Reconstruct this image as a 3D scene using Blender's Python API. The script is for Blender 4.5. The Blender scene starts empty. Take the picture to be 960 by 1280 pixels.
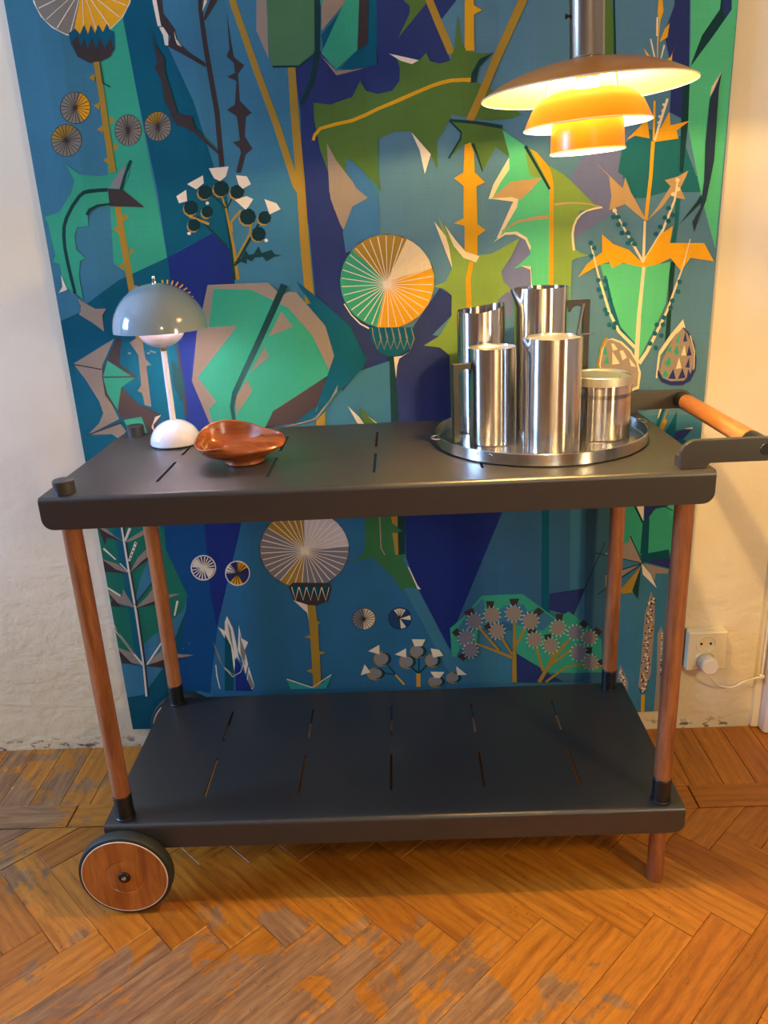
import bpy, bmesh, math, random
from mathutils import Vector, Matrix
from mathutils.geometry import tessellate_polygon
R = math.radians
random.seed(7)
sc = bpy.context.scene
C = sc.collection

# ------------------------------------------------------------------ camera
cam_d = bpy.data.cameras.new('camera')
cam = bpy.data.objects.new('camera', cam_d)
C.objects.link(cam)
PITCH, ROLL, YAW = 0.33677, -0.05017, -0.02815
cp, sp, cr, sr, cy, sy = math.cos(PITCH), math.sin(PITCH), math.cos(ROLL), math.sin(ROLL), math.cos(YAW), math.sin(YAW)
fwd = Vector((sy * cp, cy * cp, -sp))
rgt = Vector((cy, -sy, 0))
upv = rgt.cross(fwd)
right = cr * rgt + sr * upv
up = -sr * rgt + cr * upv
cam.matrix_world = Matrix(((right.x, up.x, -fwd.x, 0.49604), (right.y, up.y, -fwd.y, -1.49675),
                           (right.z, up.z, -fwd.z, 1.04819), (0, 0, 0, 1)))
cam_d.sensor_fit = 'VERTICAL'
cam_d.sensor_height = 32
cam_d.lens = 1001.587 / 1280 * 32
cam_d.clip_start = 0.02
sc.camera = cam

# ------------------------------------------------------------------ view, world, lights
sc.view_settings.view_transform = 'Standard'
sc.view_settings.look = 'None'
sc.view_settings.exposure = 0.45
sc.view_settings.gamma = 1.0
sc.view_settings.use_curve_mapping = False
wd = bpy.data.worlds.new('sky')
sc.world = wd
wd.use_nodes = True
wd.node_tree.nodes['Background'].inputs[0].default_value = (0.35, 0.6, 1.0, 1)
wd.node_tree.nodes['Background'].inputs[1].default_value = 1.2


def lamp(name, kind, loc, energy, color, size=0.05, size_y=None, rot=None):
    d = bpy.data.lights.new(name, kind)
    d.energy = energy
    d.color = color
    if kind == 'AREA':
        d.size = size
        if size_y:
            d.shape = 'RECTANGLE'
            d.size_y = size_y
    else:
        d.shadow_soft_size = size
    o = bpy.data.objects.new(name, d)
    C.objects.link(o)
    o.location = loc
    if rot:
        o.rotation_euler = rot
    return o


# daylight that comes in through the window of the left wall
lamp('window_daylight', 'AREA', (-2.18, -0.75, 1.55), 165, (0.31, 0.54, 1.0), 0.75, 1.3, (0, R(-90), 0))
# warm room lamps behind the photographer and to the right
lamp('room_lamp_light', 'POINT', (1.05, -2.9, 1.42), 22, (1.0, 0.86, 0.66), 0.07)
lamp('side_lamp_light', 'POINT', (1.42, -1.20, 0.95), 18, (1.0, 0.77, 0.38), 0.07)
# the pendant and the little table lamp light the place with their own glowing bulbs (see their builders)

# outlines of the flat print on the cloth, one shape per line: colour key, then x z pairs in half millimetres on the wall
PRINT = """
B -233 101 -233 3111 2123 2990 2123 101
J 987 3028 2123 2970 2123 1389 909 1444
M 129 3071 146 3071 143 2778 185 2045 56 1983 -8 2032 49 2669
T 146 3071 143 2778 157 2558 181 2260 185 2045 239 2069 355 2117 413 2061 423 2249 388 2326 341 2537 301 2640 272 2715 249 2829 246 3066
T -233 1844 185 2045 355 2117 419 1985 349 1345 -115 1172 -233 1230
U 187 2045 355 2117 413 2061 416 1952 393 1528 265 1411 168 1415 184 1744
T 3 1977 187 2045 184 1744 174 1415 -74 1236 -233 1243 -233 1839 -232 1843 -148 1887
N 688 2620 776 2661 824 2595 930 2608 1224 3016 1286 3012 1220 2780 1074 2629 937 2495 810 2393 833 2216 837 1938 683 2146 696 2483
N 699 2611 776 2663 824 2591 956 2612 977 3028 1076 3023 1199 2614 1085 2559 1030 2491 872 2522 783 2382 772 2232 821 2047 889 1853 937 1651 871 1415 688 1663 702 1848 694 2248 699 2483
N 702 1848 823 2073 909 1682 1288 1664 1346 1394 894 1383 816 1598 864 1669
N 706 1862 811 1857 892 1769 1050 1749 1202 1709 1197 1439 976 1413 977 1586 953 1648 857 1618 866 1658 834 1700 748 1802
T 949 3030 977 3028 959 2612 877 2604 880 2645 911 2683
P 775 2650 824 2588 917 2605 824 2601
N 980 1660 1050 1749 1082 1695 1155 1685 1180 1631 1166 1577 1110 1532 1165 1523 1197 1439 976 1417
N 1148 1896 1190 1867 1188 1797 1115 1730 1085 1695 1171 1670 1178 1611 1257 1504 1225 1368 1022 1377 1025 1662 1051 1768 1118 1856
V 1632 2289 1664 2324 1776 2318 1793 2198 1785 2140 1740 2126 1682 2150 1600 2233
V 1714 2138 1785 2145 1785 2134 1620 2042 1619 2077 1638 2109 1672 2129
V 1438 2053 1467 2013 1465 1997 1439 1964 1410 1952 1468 1955 1469 1884 1529 1823 1381 1842 1392 1887 1369 1911 1366 1940 1386 1978
T2 1780 2234 1861 2230 2037 2222 2032 2203 1859 2161 1811 2163
N 1908 2981 1953 2978 1980 2562 1983 2396 1928 2423 1925 2326 1925 2541 1891 2657 1919 2734
T2 1775 2334 1852 2379 1973 2348 2055 2171 1864 2180 1763 2248
M2 1953 2978 2122 2970 2117 1981 2056 2150 1989 2384 1978 2653
D 1967 2556 1984 2556 1990 2396 1985 2237 1972 2238 1966 2397
T2 1964 2156 1983 2155 1981 2071 1973 1946 1954 1967 1967 2072
D 1959 1947 1980 1946 1977 1830 1979 1661 1961 1662 1963 1831
G 1674 2993 1705 2991 1719 2755 1741 2599 1697 2601
D 1705 2991 1711 2991 1741 2599 1733 2600
C 188 2872 173 2829 144 2791 102 2761 53 2743 0 2739 -49 2748 -92 2771 -122 2804 -138 2844 -138 2888 -121 2930 -91 2967 -50 2995 -2 3012 49 3016 97 3007 139 2985 169 2954 186 2915
O 25 2880 181 2918 185 2897 184 2875 179 2854 171 2833 158 2813 142 2794 123 2778 101 2764 77 2754 51 2746 25 2743 -1 2742 -27 2746
P2 25 2880 -27 2746 -50 2752 -72 2763 -91 2776 -108 2791 -120 2809 -129 2828 -134 2849 -135 2870 -132 2892 -126 2913 -115 2933
O 25 2880 -115 2933 -100 2952 -83 2969 -62 2984 -40 2996 -15 3005 10 3011 36 3013 61 3011 85 3007 108 2999 129 2988 147 2974 162 2957 173 2938 181 2918
C 25 2879 175 2857 176 2859 25 2880
C 25 2879 159 2821 160 2823 26 2880
C 24 2879 131 2790 133 2792 26 2880
C 24 2879 94 2765 97 2767 26 2880
C 24 2880 51 2751 54 2751 26 2880
C 24 2880 6 2746 9 2746 26 2880
C 24 2880 -37 2753 -34 2752 26 2879
C 24 2880 -76 2770 -73 2768 26 2879
C 25 2880 -105 2796 -104 2794 26 2879
C 25 2880 -124 2829 -123 2826 25 2879
C 25 2880 -131 2865 -131 2863 25 2879
C 25 2880 -125 2902 -126 2900 25 2879
C 26 2880 -107 2938 -108 2935 25 2879
C 26 2880 -78 2968 -80 2966 24 2879
C 26 2880 -42 2991 -44 2989 24 2879
C 26 2880 0 3005 -3 3004 24 2880
C 26 2880 44 3009 41 3009 24 2880
C 26 2879 86 3002 83 3003 24 2880
C 26 2879 123 2986 120 2988 24 2880
C 26 2879 152 2962 151 2963 25 2880
C 25 2879 172 2930 171 2932 25 2880
C 25 2879 180 2894 180 2897 25 2880
T -40 2753 -18 2766 -4 2749 14 2776 22 2747 36 2775 45 2749 59 2774 71 2751 89 2775 95 2755 108 2752 103 2701 76 2676 41 2666 14 2664 -22 2684 -39 2722
K -35 2725 -15 2746 -7 2712 8 2742 14 2705 33 2738 41 2704 59 2737 70 2705 92 2735 100 2704 86 2681 47 2666 14 2666 -22 2684
Yd 26 2666 27 2563 25 2454 26 2330 48 2332 46 2456 47 2564 45 2668
D 45 2663 45 2604 67 2590 70 2593 49 2605 49 2663
Yd 28 2635 3 2622 19 2610
Yd 30 2551 5 2538 22 2525
Yd 31 2480 5 2467 22 2454
Yd 35 2383 10 2370 27 2356
Yd 51 2507 71 2491 50 2480
Yd 51 2425 71 2409 50 2397
K -6 2532 -11 2517 -21 2504 -34 2493 -49 2487 -65 2485 -81 2489 -94 2496 -103 2508 -108 2522 -108 2537 -102 2552 -93 2565 -79 2575 -64 2581 -48 2583 -33 2580 -20 2572 -11 2561 -6 2547
P2 -57 2534 -40 2493 -48 2490 -56 2488 -64 2488 -72 2489 -79 2491 -86 2494 -92 2499 -98 2504 -101 2511 -104 2518 -105 2525 -105 2533 -104 2541 -101 2548 -97 2555 -92 2562 -86 2568 -79 2573 -72 2576 -64 2579 -56 2580 -48 2581 -40 2579 -33 2577
O -57 2534 -33 2577 -26 2574 -20 2569 -16 2564 -12 2558 -9 2551 -8 2544 -8 2536 -9 2529 -12 2521 -15 2514 -20 2508 -26 2502 -33 2497 -40 2493
K -57 2534 -11 2526 -11 2529 -57 2535
K -57 2534 -17 2514 -16 2516 -56 2535
K -57 2534 -26 2504 -24 2505 -56 2535
K -57 2534 -38 2495 -35 2497 -56 2535
K -57 2534 -51 2491 -48 2491 -56 2535
K -57 2535 -64 2489 -62 2489 -56 2534
K -57 2535 -77 2491 -75 2491 -56 2534
K -57 2535 -89 2497 -86 2496 -56 2534
K -57 2535 -97 2506 -96 2504 -56 2534
K -57 2535 -103 2517 -102 2515 -56 2534
K -57 2535 -104 2530 -104 2528 -57 2534
K -57 2535 -102 2543 -103 2540 -57 2534
K -56 2535 -96 2555 -97 2553 -57 2534
K -56 2535 -87 2565 -89 2564 -57 2534
K -56 2535 -76 2573 -78 2572 -57 2534
K -56 2535 -63 2578 -65 2577 -57 2534
K -56 2534 -49 2579 -52 2579 -57 2535
K -56 2534 -36 2577 -39 2578 -57 2535
K -56 2534 -25 2571 -27 2573 -57 2535
K -56 2534 -17 2563 -18 2564 -57 2535
K -56 2534 -11 2552 -12 2554 -57 2535
K -57 2534 -9 2539 -9 2541 -57 2535
K -51 2435 -57 2419 -67 2405 -80 2395 -96 2388 -113 2387 -129 2390 -143 2398 -152 2410 -157 2424 -157 2440 -151 2455 -141 2468 -128 2479 -112 2485 -95 2487 -79 2484 -66 2476 -56 2464 -51 2450
Yd -104 2437 -154 2440 -152 2447 -149 2454 -144 2461 -139 2468 -132 2473 -125 2477 -118 2481 -110 2483 -102 2484 -93 2484 -86 2483 -78 2480 -72 2477
P2 -104 2437 -72 2477 -66 2472 -61 2466 -57 2460 -54 2452 -53 2445 -54 2437 -55 2429 -58 2421 -63 2414 -68 2407 -75 2401 -82 2396 -90 2393 -99 2390 -107 2389 -116 2389 -124 2391 -132 2394 -138 2398 -144 2403 -149 2409 -152 2416 -154 2424 -155 2432 -154 2440
K -104 2436 -57 2429 -56 2431 -104 2438
K -104 2436 -63 2416 -62 2418 -104 2438
K -105 2437 -72 2405 -70 2407 -103 2438
K -105 2437 -84 2397 -82 2398 -103 2437
K -105 2437 -98 2392 -95 2393 -103 2437
K -105 2437 -112 2391 -109 2391 -103 2437
K -105 2437 -125 2393 -123 2392 -103 2437
K -105 2437 -137 2399 -135 2398 -103 2437
K -104 2438 -146 2408 -145 2406 -104 2437
K -104 2438 -152 2419 -151 2417 -104 2436
K -104 2438 -153 2432 -153 2430 -104 2436
K -104 2438 -151 2445 -152 2443 -104 2436
K -104 2438 -145 2458 -146 2456 -104 2436
K -103 2438 -136 2469 -138 2467 -105 2437
K -103 2437 -124 2477 -126 2476 -105 2437
K -103 2437 -110 2482 -113 2481 -105 2437
K -103 2437 -96 2483 -99 2483 -105 2437
K -103 2437 -83 2481 -85 2481 -105 2437
K -103 2437 -71 2475 -73 2476 -105 2437
K -104 2437 -62 2466 -64 2468 -104 2438
K -104 2436 -57 2455 -57 2457 -104 2438
K -104 2436 -55 2442 -55 2444 -104 2438
K 156 2456 151 2441 143 2428 131 2418 116 2412 102 2410 87 2413 76 2421 67 2432 62 2446 63 2461 67 2476 76 2489 88 2499 102 2505 117 2507 131 2504 142 2496 151 2485 156 2471
P2 153 2456 151 2448 148 2441 144 2434 138 2427 132 2422 125 2417 118 2414 110 2413 102 2412 94 2413 87 2416 81 2420 75 2425 71 2431 67 2437 65 2445 65 2453 65 2461 67 2469 70 2476 75 2483 80 2490 87 2495 93 2499 101 2502 109 2504 116 2504 124 2503 131 2501 137 2497 143 2492 147 2486 151 2480 153 2472 154 2464
K 109 2458 150 2451 151 2453 109 2459
K 109 2458 145 2439 147 2441 110 2459
K 109 2458 137 2428 139 2430 110 2459
K 108 2458 127 2420 129 2421 110 2459
K 108 2458 115 2415 117 2416 110 2459
K 108 2459 102 2414 105 2414 110 2459
K 108 2459 91 2416 93 2415 110 2458
K 109 2459 80 2422 82 2420 110 2458
K 109 2459 72 2430 74 2429 110 2458
K 109 2459 67 2441 68 2439 109 2458
K 109 2459 66 2454 66 2451 109 2458
K 109 2459 68 2467 67 2464 109 2458
K 110 2459 73 2479 72 2476 109 2458
K 110 2459 81 2489 79 2487 109 2458
K 110 2459 92 2497 89 2496 108 2458
K 110 2459 104 2502 101 2501 108 2458
K 110 2459 116 2503 113 2503 108 2459
K 110 2458 127 2501 125 2501 108 2459
K 110 2458 138 2495 136 2496 109 2459
K 110 2458 146 2487 144 2488 109 2459
K 109 2458 151 2476 150 2478 109 2459
K 109 2458 152 2463 152 2466 109 2459
K 259 2464 255 2449 246 2437 234 2427 220 2421 205 2420 191 2423 179 2430 170 2441 165 2454 165 2468 169 2482 178 2495 190 2504 204 2510 218 2511 232 2509 245 2501 254 2491 258 2478
Yd 212 2466 172 2483 176 2489 181 2494 186 2499 192 2503 199 2506 206 2508 213 2509 219 2509 226 2508 233 2506
P2 212 2466 233 2506 239 2502 245 2498 249 2493 253 2487 255 2480 256 2473 256 2466 255 2458 252 2451 249 2444 244 2438 238 2433 232 2429 225 2425 218 2423 210 2422 203 2422 195 2424 189 2426 182 2430 177 2435 173 2441 170 2447 168 2454 167 2461 168 2468 169 2476 172 2483
K 212 2465 254 2458 254 2460 212 2466
K 211 2465 249 2447 250 2449 212 2466
K 211 2465 241 2437 243 2438 212 2466
K 211 2465 230 2429 233 2430 212 2466
K 211 2466 218 2425 221 2425 213 2466
K 211 2466 206 2423 209 2423 213 2466
K 211 2466 194 2426 197 2425 213 2466
K 211 2466 184 2431 186 2430 212 2465
K 211 2466 175 2439 177 2438 212 2465
K 212 2466 170 2450 171 2448 212 2465
K 212 2466 168 2461 168 2459 212 2465
K 212 2466 170 2473 169 2471 212 2465
K 212 2466 175 2485 174 2483 211 2465
K 212 2466 183 2495 181 2493 211 2465
K 212 2466 193 2502 191 2501 211 2465
K 213 2466 205 2507 203 2506 211 2466
K 213 2466 217 2508 215 2508 211 2466
K 213 2466 229 2506 227 2506 211 2466
K 212 2465 240 2500 238 2501 211 2466
K 212 2465 248 2492 246 2494 211 2466
K 212 2465 253 2482 252 2484 212 2466
K 212 2465 255 2470 255 2472 212 2466
Yd 25 2221 25 2136 28 2042 31 1919 31 1706 24 1558 48 1560 55 1708 54 1921 51 2045 48 2138 47 2223
Yd 53 2197 71 2185 49 2171
Yd 30 2159 8 2148 25 2133
Yd 57 2087 75 2074 53 2060
Yd 28 2035 6 2023 23 2008
P 40 1927 72 1950 48 1958
M -120 2366 -78 2329 -17 2321 39 2324 85 2353 94 2328 58 2272 119 2215 8 2223 -41 2223 -72 2201 -75 2162 -115 2161 -130 2132 -131 2085 -104 2056 -124 2048 -138 1998 -136 1918 -167 1944 -187 1955 -200 2000 -200 2041 -224 2049 -209 2069 -214 2122 -216 2175 -224 2199 -169 2212 -115 2274 -98 2312
K 11 2280 59 2276 129 2214 8 2223
H 19 2287 86 2360 59 2278 21 2282
D 11 2282 -18 2282 -53 2281 -74 2277 -94 2264 -125 2232 -153 2194 -167 2165 -174 2134 -177 2093 -176 2046 -172 1985 -167 1935 -156 1938 -160 1988 -164 2048 -165 2094 -161 2133 -155 2163 -142 2189 -115 2226 -86 2256 -70 2266 -53 2268 -20 2270 9 2270
D 10 2234 -34 2231 -66 2218 -79 2201 -70 2196 -60 2210 -32 2223 9 2226
D 100 2367 71 2318 50 2274 60 2271 80 2315 107 2364
C -202 2002 -188 1952 -222 1941 -204 1963
P -181 1950 -144 1911 -98 1881 -58 1880 -77 1856 -79 1799 -117 1833 -160 1863 -148 1894
B -216 1946 -155 1929 -151 1873 -232 1843
P -47 1772 -71 1734 -107 1677 -114 1633 -106 1565 -76 1473 -207 1416 -154 1461 -132 1498 -140 1544 -178 1628 -213 1688
K -39 1772 -21 1771 -43 1681 16 1627 -49 1593 1 1530 85 1481 44 1405 16 1422 9 1476 -61 1472 -114 1566 -114 1633 -104 1670 -85 1698
M -85 1694 -6 1632 -110 1636
M -110 1631 8 1626 -49 1593 -76 1507 -105 1573
P -78 1461 -56 1425 -88 1396 -112 1416 -192 1417
K -214 1683 -110 1660 -108 1664 -212 1688
K -207 1414 -65 1457 -67 1464 -208 1419
M -59 1468 9 1478 22 1414 -45 1425
P 6 1756 34 1769 53 1750 56 1692 75 1670 55 1666 52 1513 27 1521 26 1567 8 1575 25 1597 32 1707
C 85 1481 49 1444 49 1413 41 1436 61 1474
K 175 1729 177 1612 174 1476 185 1477 187 1613 184 1730
D 151 1687 182 1642 190 1589 167 1523 146 1591
H 77 1712 73 1709 66 1709 62 1713 67 1717 74 1717
H 89 1719 85 1715 78 1716 75 1720 79 1724 86 1723
H 100 1715 95 1711 88 1712 85 1716 89 1720 97 1719
H 7 1716 3 1712 -4 1712 -7 1716 -3 1720 4 1720
O 161 1950 159 1969 153 1968 156 1949
O 175 1950 178 1969 173 1969 170 1950
O 189 1947 197 1965 193 1967 184 1949
O 202 1942 215 1958 211 1961 198 1945
O 213 1934 231 1948 228 1952 210 1938
O 222 1925 244 1936 242 1940 220 1929
O 229 1913 254 1921 253 1925 228 1918
O 234 1901 261 1904 261 1909 234 1906
O 236 1888 264 1886 265 1891 237 1893
K 421 3057 391 2799 394 2685 408 2496 405 2312 423 2313 425 2498 410 2686 405 2799 433 3056
K 248 2992 285 2990 277 2794 309 2747 312 2719 328 2689 394 2646 393 2634 320 2677 277 2700 290 2726 266 2761 257 2795 249 2829
C 251 2884 259 2839 264 2758 253 2759 246 2829
C 257 2756 271 2755 284 2732 280 2702 269 2704 267 2732
C 305 2742 309 2719 327 2695 313 2704 305 2722
K 454 2818 490 2904 477 2905 412 2787 403 2765 413 2770
C 422 2820 418 2837 403 2792
K 482 2783 486 2710 491 2658 523 2632 499 2608 497 2529 533 2490 512 2480 502 2420 525 2381 500 2365 477 2308 460 2309 484 2372 481 2384 460 2404 484 2409 482 2482 451 2504 479 2518 492 2588 462 2602 490 2612 489 2641 467 2662 479 2682
K 230 2760 238 2705 262 2664 257 2629 269 2576 283 2503 328 2489 329 2441 279 2473 268 2492 245 2541 243 2601 226 2642 237 2653
K 274 2471 325 2448 406 2370 411 2374 335 2458 286 2488
K 256 2505 282 2494 329 2492 337 2452 278 2464
K 306 2701 342 2669 395 2635 398 2639 348 2674 314 2708
C 305 2719 323 2695 310 2703
Yd 479 2897 497 2802 552 2611 602 2448 652 2253 669 2229 690 2243 676 2259 624 2454 573 2617 518 2807 499 2901
Yd 666 2620 663 2484 665 2274 662 2080 664 1855 697 1856 693 2081 694 2275 690 2485 691 2620
P 604 3026 629 3025 605 2647 573 2729
g 622 3025 784 3017 757 2659 701 2622 616 2626 608 2647
D 616 2620 705 2617 765 2652 761 2658 704 2623 616 2626
D 786 3017 767 2803 758 2663 736 2578 696 2510 707 2504 751 2574 775 2661 787 2802 807 3016
P 806 3016 902 3011 870 2798 784 2718
M 786 2835 815 2833 786 2790
T 783 2707 876 2797 908 2905 832 2716 786 2655
M 884 2830 953 3029 983 3028 914 2740 897 2658 825 2606 779 2654
K 934 3030 962 3029 930 2671 897 2658
T 880 2645 930 2674 959 2664 960 2613 877 2602 838 2606
G 1055 2788 1082 2853 1142 2946 1131 2785 1031 2686 1072 2754 1073 2776
Yd 1092 2925 1126 2782 1156 2712 1193 2630 1216 2637 1179 2719 1149 2787 1116 2929
G 742 2511 798 2502 852 2517 872 2522 901 2568 919 2538 958 2527 1005 2534 1031 2562 1034 2597 1025 2626 1000 2643 1074 2612 1103 2622 1122 2641 1133 2615 1165 2606 1198 2612 1215 2651 1226 2744 1237 2661 1257 2638 1295 2629 1341 2629 1302 2601 1275 2550 1321 2530 1433 2441 1400 2431 1320 2429 1201 2453 1173 2406 1149 2376 1150 2283 1128 2334 1086 2385 1063 2408 1006 2411 952 2392 947 2293 954 2223 938 2249 860 2329 802 2269 777 2295 754 2365 741 2457
C 1000 2643 1097 2619 1074 2609 1038 2620
C 1065 2406 1128 2335 1106 2274 1091 2348
Yo 738 2395 744 2410 762 2427 811 2437 869 2446 916 2461 958 2478 998 2490 1039 2503 1090 2521 1139 2537 1174 2545 1204 2549 1240 2549 1268 2547 1269 2559 1240 2560 1202 2560 1171 2556 1135 2547 1086 2531 1035 2514 994 2500 954 2487 912 2471 866 2456 809 2447 757 2436 735 2416 728 2398
D 1341 2629 1295 2590 1285 2546 1265 2544 1269 2573 1295 2613
P 778 2385 806 2331 869 2246 908 2200 838 2190 789 2173 776 2232
P 779 2282 850 2266 908 2209 851 2177 825 2087 806 2127 778 2212
Bl 839 2339 891 2297 927 2245 945 2167 940 2068 820 2031 813 2100 852 2182 908 2207 869 2240 842 2292
Yd 1447 2880 1420 2774 1335 2610 1289 2513 1249 2437 1272 2426 1313 2502 1359 2599 1446 2765 1474 2874
Yo 1255 3014 1249 2734 1250 2639 1279 2638 1277 2733 1282 3013
Yo 1249 2779 1277 2777 1279 2766 1306 2752 1278 2741 1277 2637 1247 2647
G 1194 2437 1370 2411 1394 2352 1394 2312 1347 2348 1303 2273 1266 2361 1240 2360 1188 2319 1233 2378 1230 2400
D 1194 2432 1280 2420 1369 2401 1371 2413 1281 2430 1195 2440
D 1192 2433 1230 2395 1227 2380 1186 2321 1191 2317 1233 2377 1235 2398 1196 2436
D 1265 2359 1279 2332 1301 2272 1305 2273 1286 2334 1275 2363
Yo 1243 2358 1263 2365 1274 2333 1276 2271 1311 2238 1282 2227 1282 2207 1284 2104 1313 2083 1284 2065 1283 1992 1238 1994 1239 2100 1203 2111 1236 2126 1238 2229 1205 2256 1238 2273
M2 1371 2397 1443 2347 1531 2273 1544 2220 1553 1822 1476 1826 1474 1949 1439 1956 1410 1949 1433 1965 1468 1996 1467 2024 1455 2052 1420 2072 1386 2073 1337 2039 1360 2062 1408 2163 1420 2179 1323 2183 1351 2240 1391 2280 1393 2321
C2 1392 2311 1394 2275 1363 2234 1337 2188 1323 2183 1340 2230
P3 1334 2187 1399 2235 1504 2243 1465 2203 1431 2175 1402 2185
C2 1326 2185 1402 2186 1425 2178 1420 2152 1360 2057 1351 2055 1403 2163 1408 2171
C2 1337 2040 1380 2072 1420 2073 1455 2052 1470 2019 1467 2008 1450 2044 1415 2064 1380 2064
P3 1370 2074 1392 2087 1427 2102 1482 2108 1530 2110 1528 2123 1480 2119 1425 2110 1389 2093 1367 2077
C2 1436 1958 1471 1954 1475 1889 1472 1889 1469 1943
G2 1446 2345 1474 2328 1532 2226 1521 2211 1504 2243 1464 2250 1452 2298
Yo 1466 2334 1486 2322 1531 2273 1545 2226 1553 1822 1535 1823 1532 2216
D 1442 2342 1488 2268 1528 2203 1535 2207 1496 2272 1451 2347
G2 1531 2278 1577 2250 1600 2231 1688 2147 1711 2138 1637 2131 1616 2078 1615 2012 1642 1994 1671 1982 1631 1975 1614 1967 1612 1819 1553 1822 1545 2220
P3 1549 2151 1571 2153 1602 2155 1637 2153 1670 2148 1696 2142 1714 2136 1714 2139 1697 2146 1671 2153 1637 2158 1602 2161 1570 2160 1548 2159
C2 1713 2141 1688 2139 1659 2132 1639 2122 1624 2106 1614 2083 1610 2056 1613 2025 1617 2000 1625 2001 1621 2025 1618 2055 1621 2081 1630 2102 1643 2117 1661 2127 1690 2133 1715 2136
G2 1147 2137 1180 2076 1221 2028 1262 1999 1332 2003 1430 2051 1402 1993 1367 1941 1375 1906 1403 1878 1353 1831 1332 1791 1331 1348 1180 1355 1178 1655 1143 1685 1085 1695 1144 1728 1188 1797 1190 1867 1162 1892 1127 1901 1169 1916 1192 1959 1166 2070
C2 1134 2119 1173 2070 1183 2037 1194 1961 1172 2017
C2 1170 2106 1207 2055 1242 2014 1290 1997 1278 1977 1234 1994 1200 2036
Yo 1254 1981 1240 1920 1243 1794 1263 1794 1258 1918 1270 1977
M2 1377 1804 1396 1819 1394 1801
V 1352 1844 1389 1872 1402 1848 1402 1783 1377 1784 1373 1825
Kb 1131 1919 1121 1869 1095 1824 1056 1788 1007 1766 954 1761 901 1771 854 1798 818 1836 797 1884 792 1935 803 1985 830 2028 869 2062 917 2082 969 2087 1020 2077 1065 2052 1101 2015 1124 1970
C2 961 1927 1037 2067 1061 2053 1082 2035 1099 2015 1113 1992 1122 1966
O 961 1927 1122 1966 1128 1941 1128 1915 1125 1889 1117 1864 1105 1841 1089 1820 1070 1801 1048 1786 1023 1774 997 1766 970 1763 943 1764 916 1769
M 961 1927 916 1769 888 1779 863 1794 841 1812 822 1834 808 1859 798 1886 794 1913 794 1941 800 1969 810 1995 825 2018 843 2039
Yd 961 1927 843 2039 863 2055 886 2068 910 2078 936 2084 962 2085 988 2083 1013 2077 1037 2067
C 961 1915 1123 1907 1123 1910 961 1917
C 961 1915 1117 1879 1118 1882 961 1917
C 960 1915 1106 1852 1107 1855 961 1917
C 960 1915 1089 1827 1091 1830 961 1917
C 960 1915 1068 1806 1071 1808 961 1917
C 960 1916 1044 1789 1047 1791 962 1917
C 960 1916 1016 1777 1019 1778 962 1916
C 960 1916 987 1769 990 1770 962 1916
C 960 1916 956 1768 960 1768 962 1916
C 960 1916 926 1772 929 1771 962 1916
C 960 1916 897 1781 900 1779 962 1916
C 960 1917 870 1795 873 1793 962 1915
C 960 1917 847 1814 849 1811 961 1915
C 960 1917 827 1836 829 1833 961 1915
C 960 1917 812 1862 814 1859 961 1915
C 961 1917 803 1889 803 1886 961 1915
C 961 1917 799 1918 799 1915 961 1915
C 961 1917 800 1947 800 1944 961 1915
C 961 1917 807 1975 806 1972 960 1915
C 961 1917 819 2001 817 1998 960 1915
C 961 1917 836 2024 834 2022 960 1915
C 962 1917 857 2045 854 2043 960 1915
C 962 1916 881 2061 878 2059 960 1916
C 962 1916 908 2072 905 2071 960 1916
C 962 1916 937 2079 933 2078 960 1916
C 962 1916 966 2081 963 2081 960 1916
C 962 1916 995 2077 992 2078 960 1916
C 962 1916 1024 2068 1020 2070 960 1916
C 962 1916 1050 2055 1047 2057 960 1917
C 962 1915 1073 2037 1070 2039 960 1917
C 961 1915 1092 2016 1090 2018 960 1917
C 961 1915 1108 1991 1106 1994 960 1917
C 961 1915 1118 1964 1117 1967 960 1917
C 961 1915 1123 1936 1123 1939 961 1917
C 801 1856 825 1815 855 1782 886 1763 889 1768 858 1786 828 1818 805 1858
T 888 1769 1051 1762 1049 1716 1028 1684 994 1666 953 1661 914 1683 893 1723
P 897 1769 901 1732 915 1688 932 1728 923 1767 920 1766 928 1728 915 1691 904 1733 901 1769
P 921 1768 925 1731 939 1686 956 1727 947 1766 944 1765 952 1727 939 1690 928 1732 925 1768
P 945 1766 949 1730 963 1685 980 1726 971 1765 967 1764 976 1726 963 1689 952 1731 948 1767
P 969 1765 973 1729 987 1684 1004 1725 995 1764 991 1763 1000 1725 987 1688 976 1730 972 1766
P 993 1764 996 1728 1011 1683 1028 1724 1018 1762 1015 1762 1024 1724 1011 1687 1000 1729 996 1765
P 1016 1763 1020 1727 1035 1682 1052 1722 1042 1761 1039 1761 1048 1723 1035 1685 1024 1728 1020 1763
D 948 1660 954 1518 951 1414 981 1414 980 1518 972 1661
C 973 1659 1007 1662 1033 1676 993 1652 984 1626 978 1580
B 956 1644 952 1414 700 1412 700 1461 763 1527 843 1612
T 660 1864 706 1862 748 1802 834 1700 876 1658 857 1622 764 1541 668 1448 728 1611 752 1670 733 1783
C 793 1485 833 1441 851 1412 825 1417
G 834 1483 868 1446 897 1413 852 1415
C 864 1443 902 1413 895 1412
P 319 1945 538 1943 580 1895 606 1908 634 1905 730 1783 755 1674 733 1624 712 1588 508 1477 471 1402 274 1411 218 1603 259 1780 292 1867
M 339 1931 471 1921 560 1875 533 1813 560 1872 598 1856 680 1750 733 1620 732 1606 508 1477 484 1417 283 1426 269 1495 302 1524 242 1617 411 1798 305 1796
K 732 1606 674 1485 656 1440 472 1413 512 1478
P 575 1840 613 1785 520 1754
P 502 1718 516 1681 437 1623
P 425 1601 441 1559 371 1468 375 1536
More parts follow.
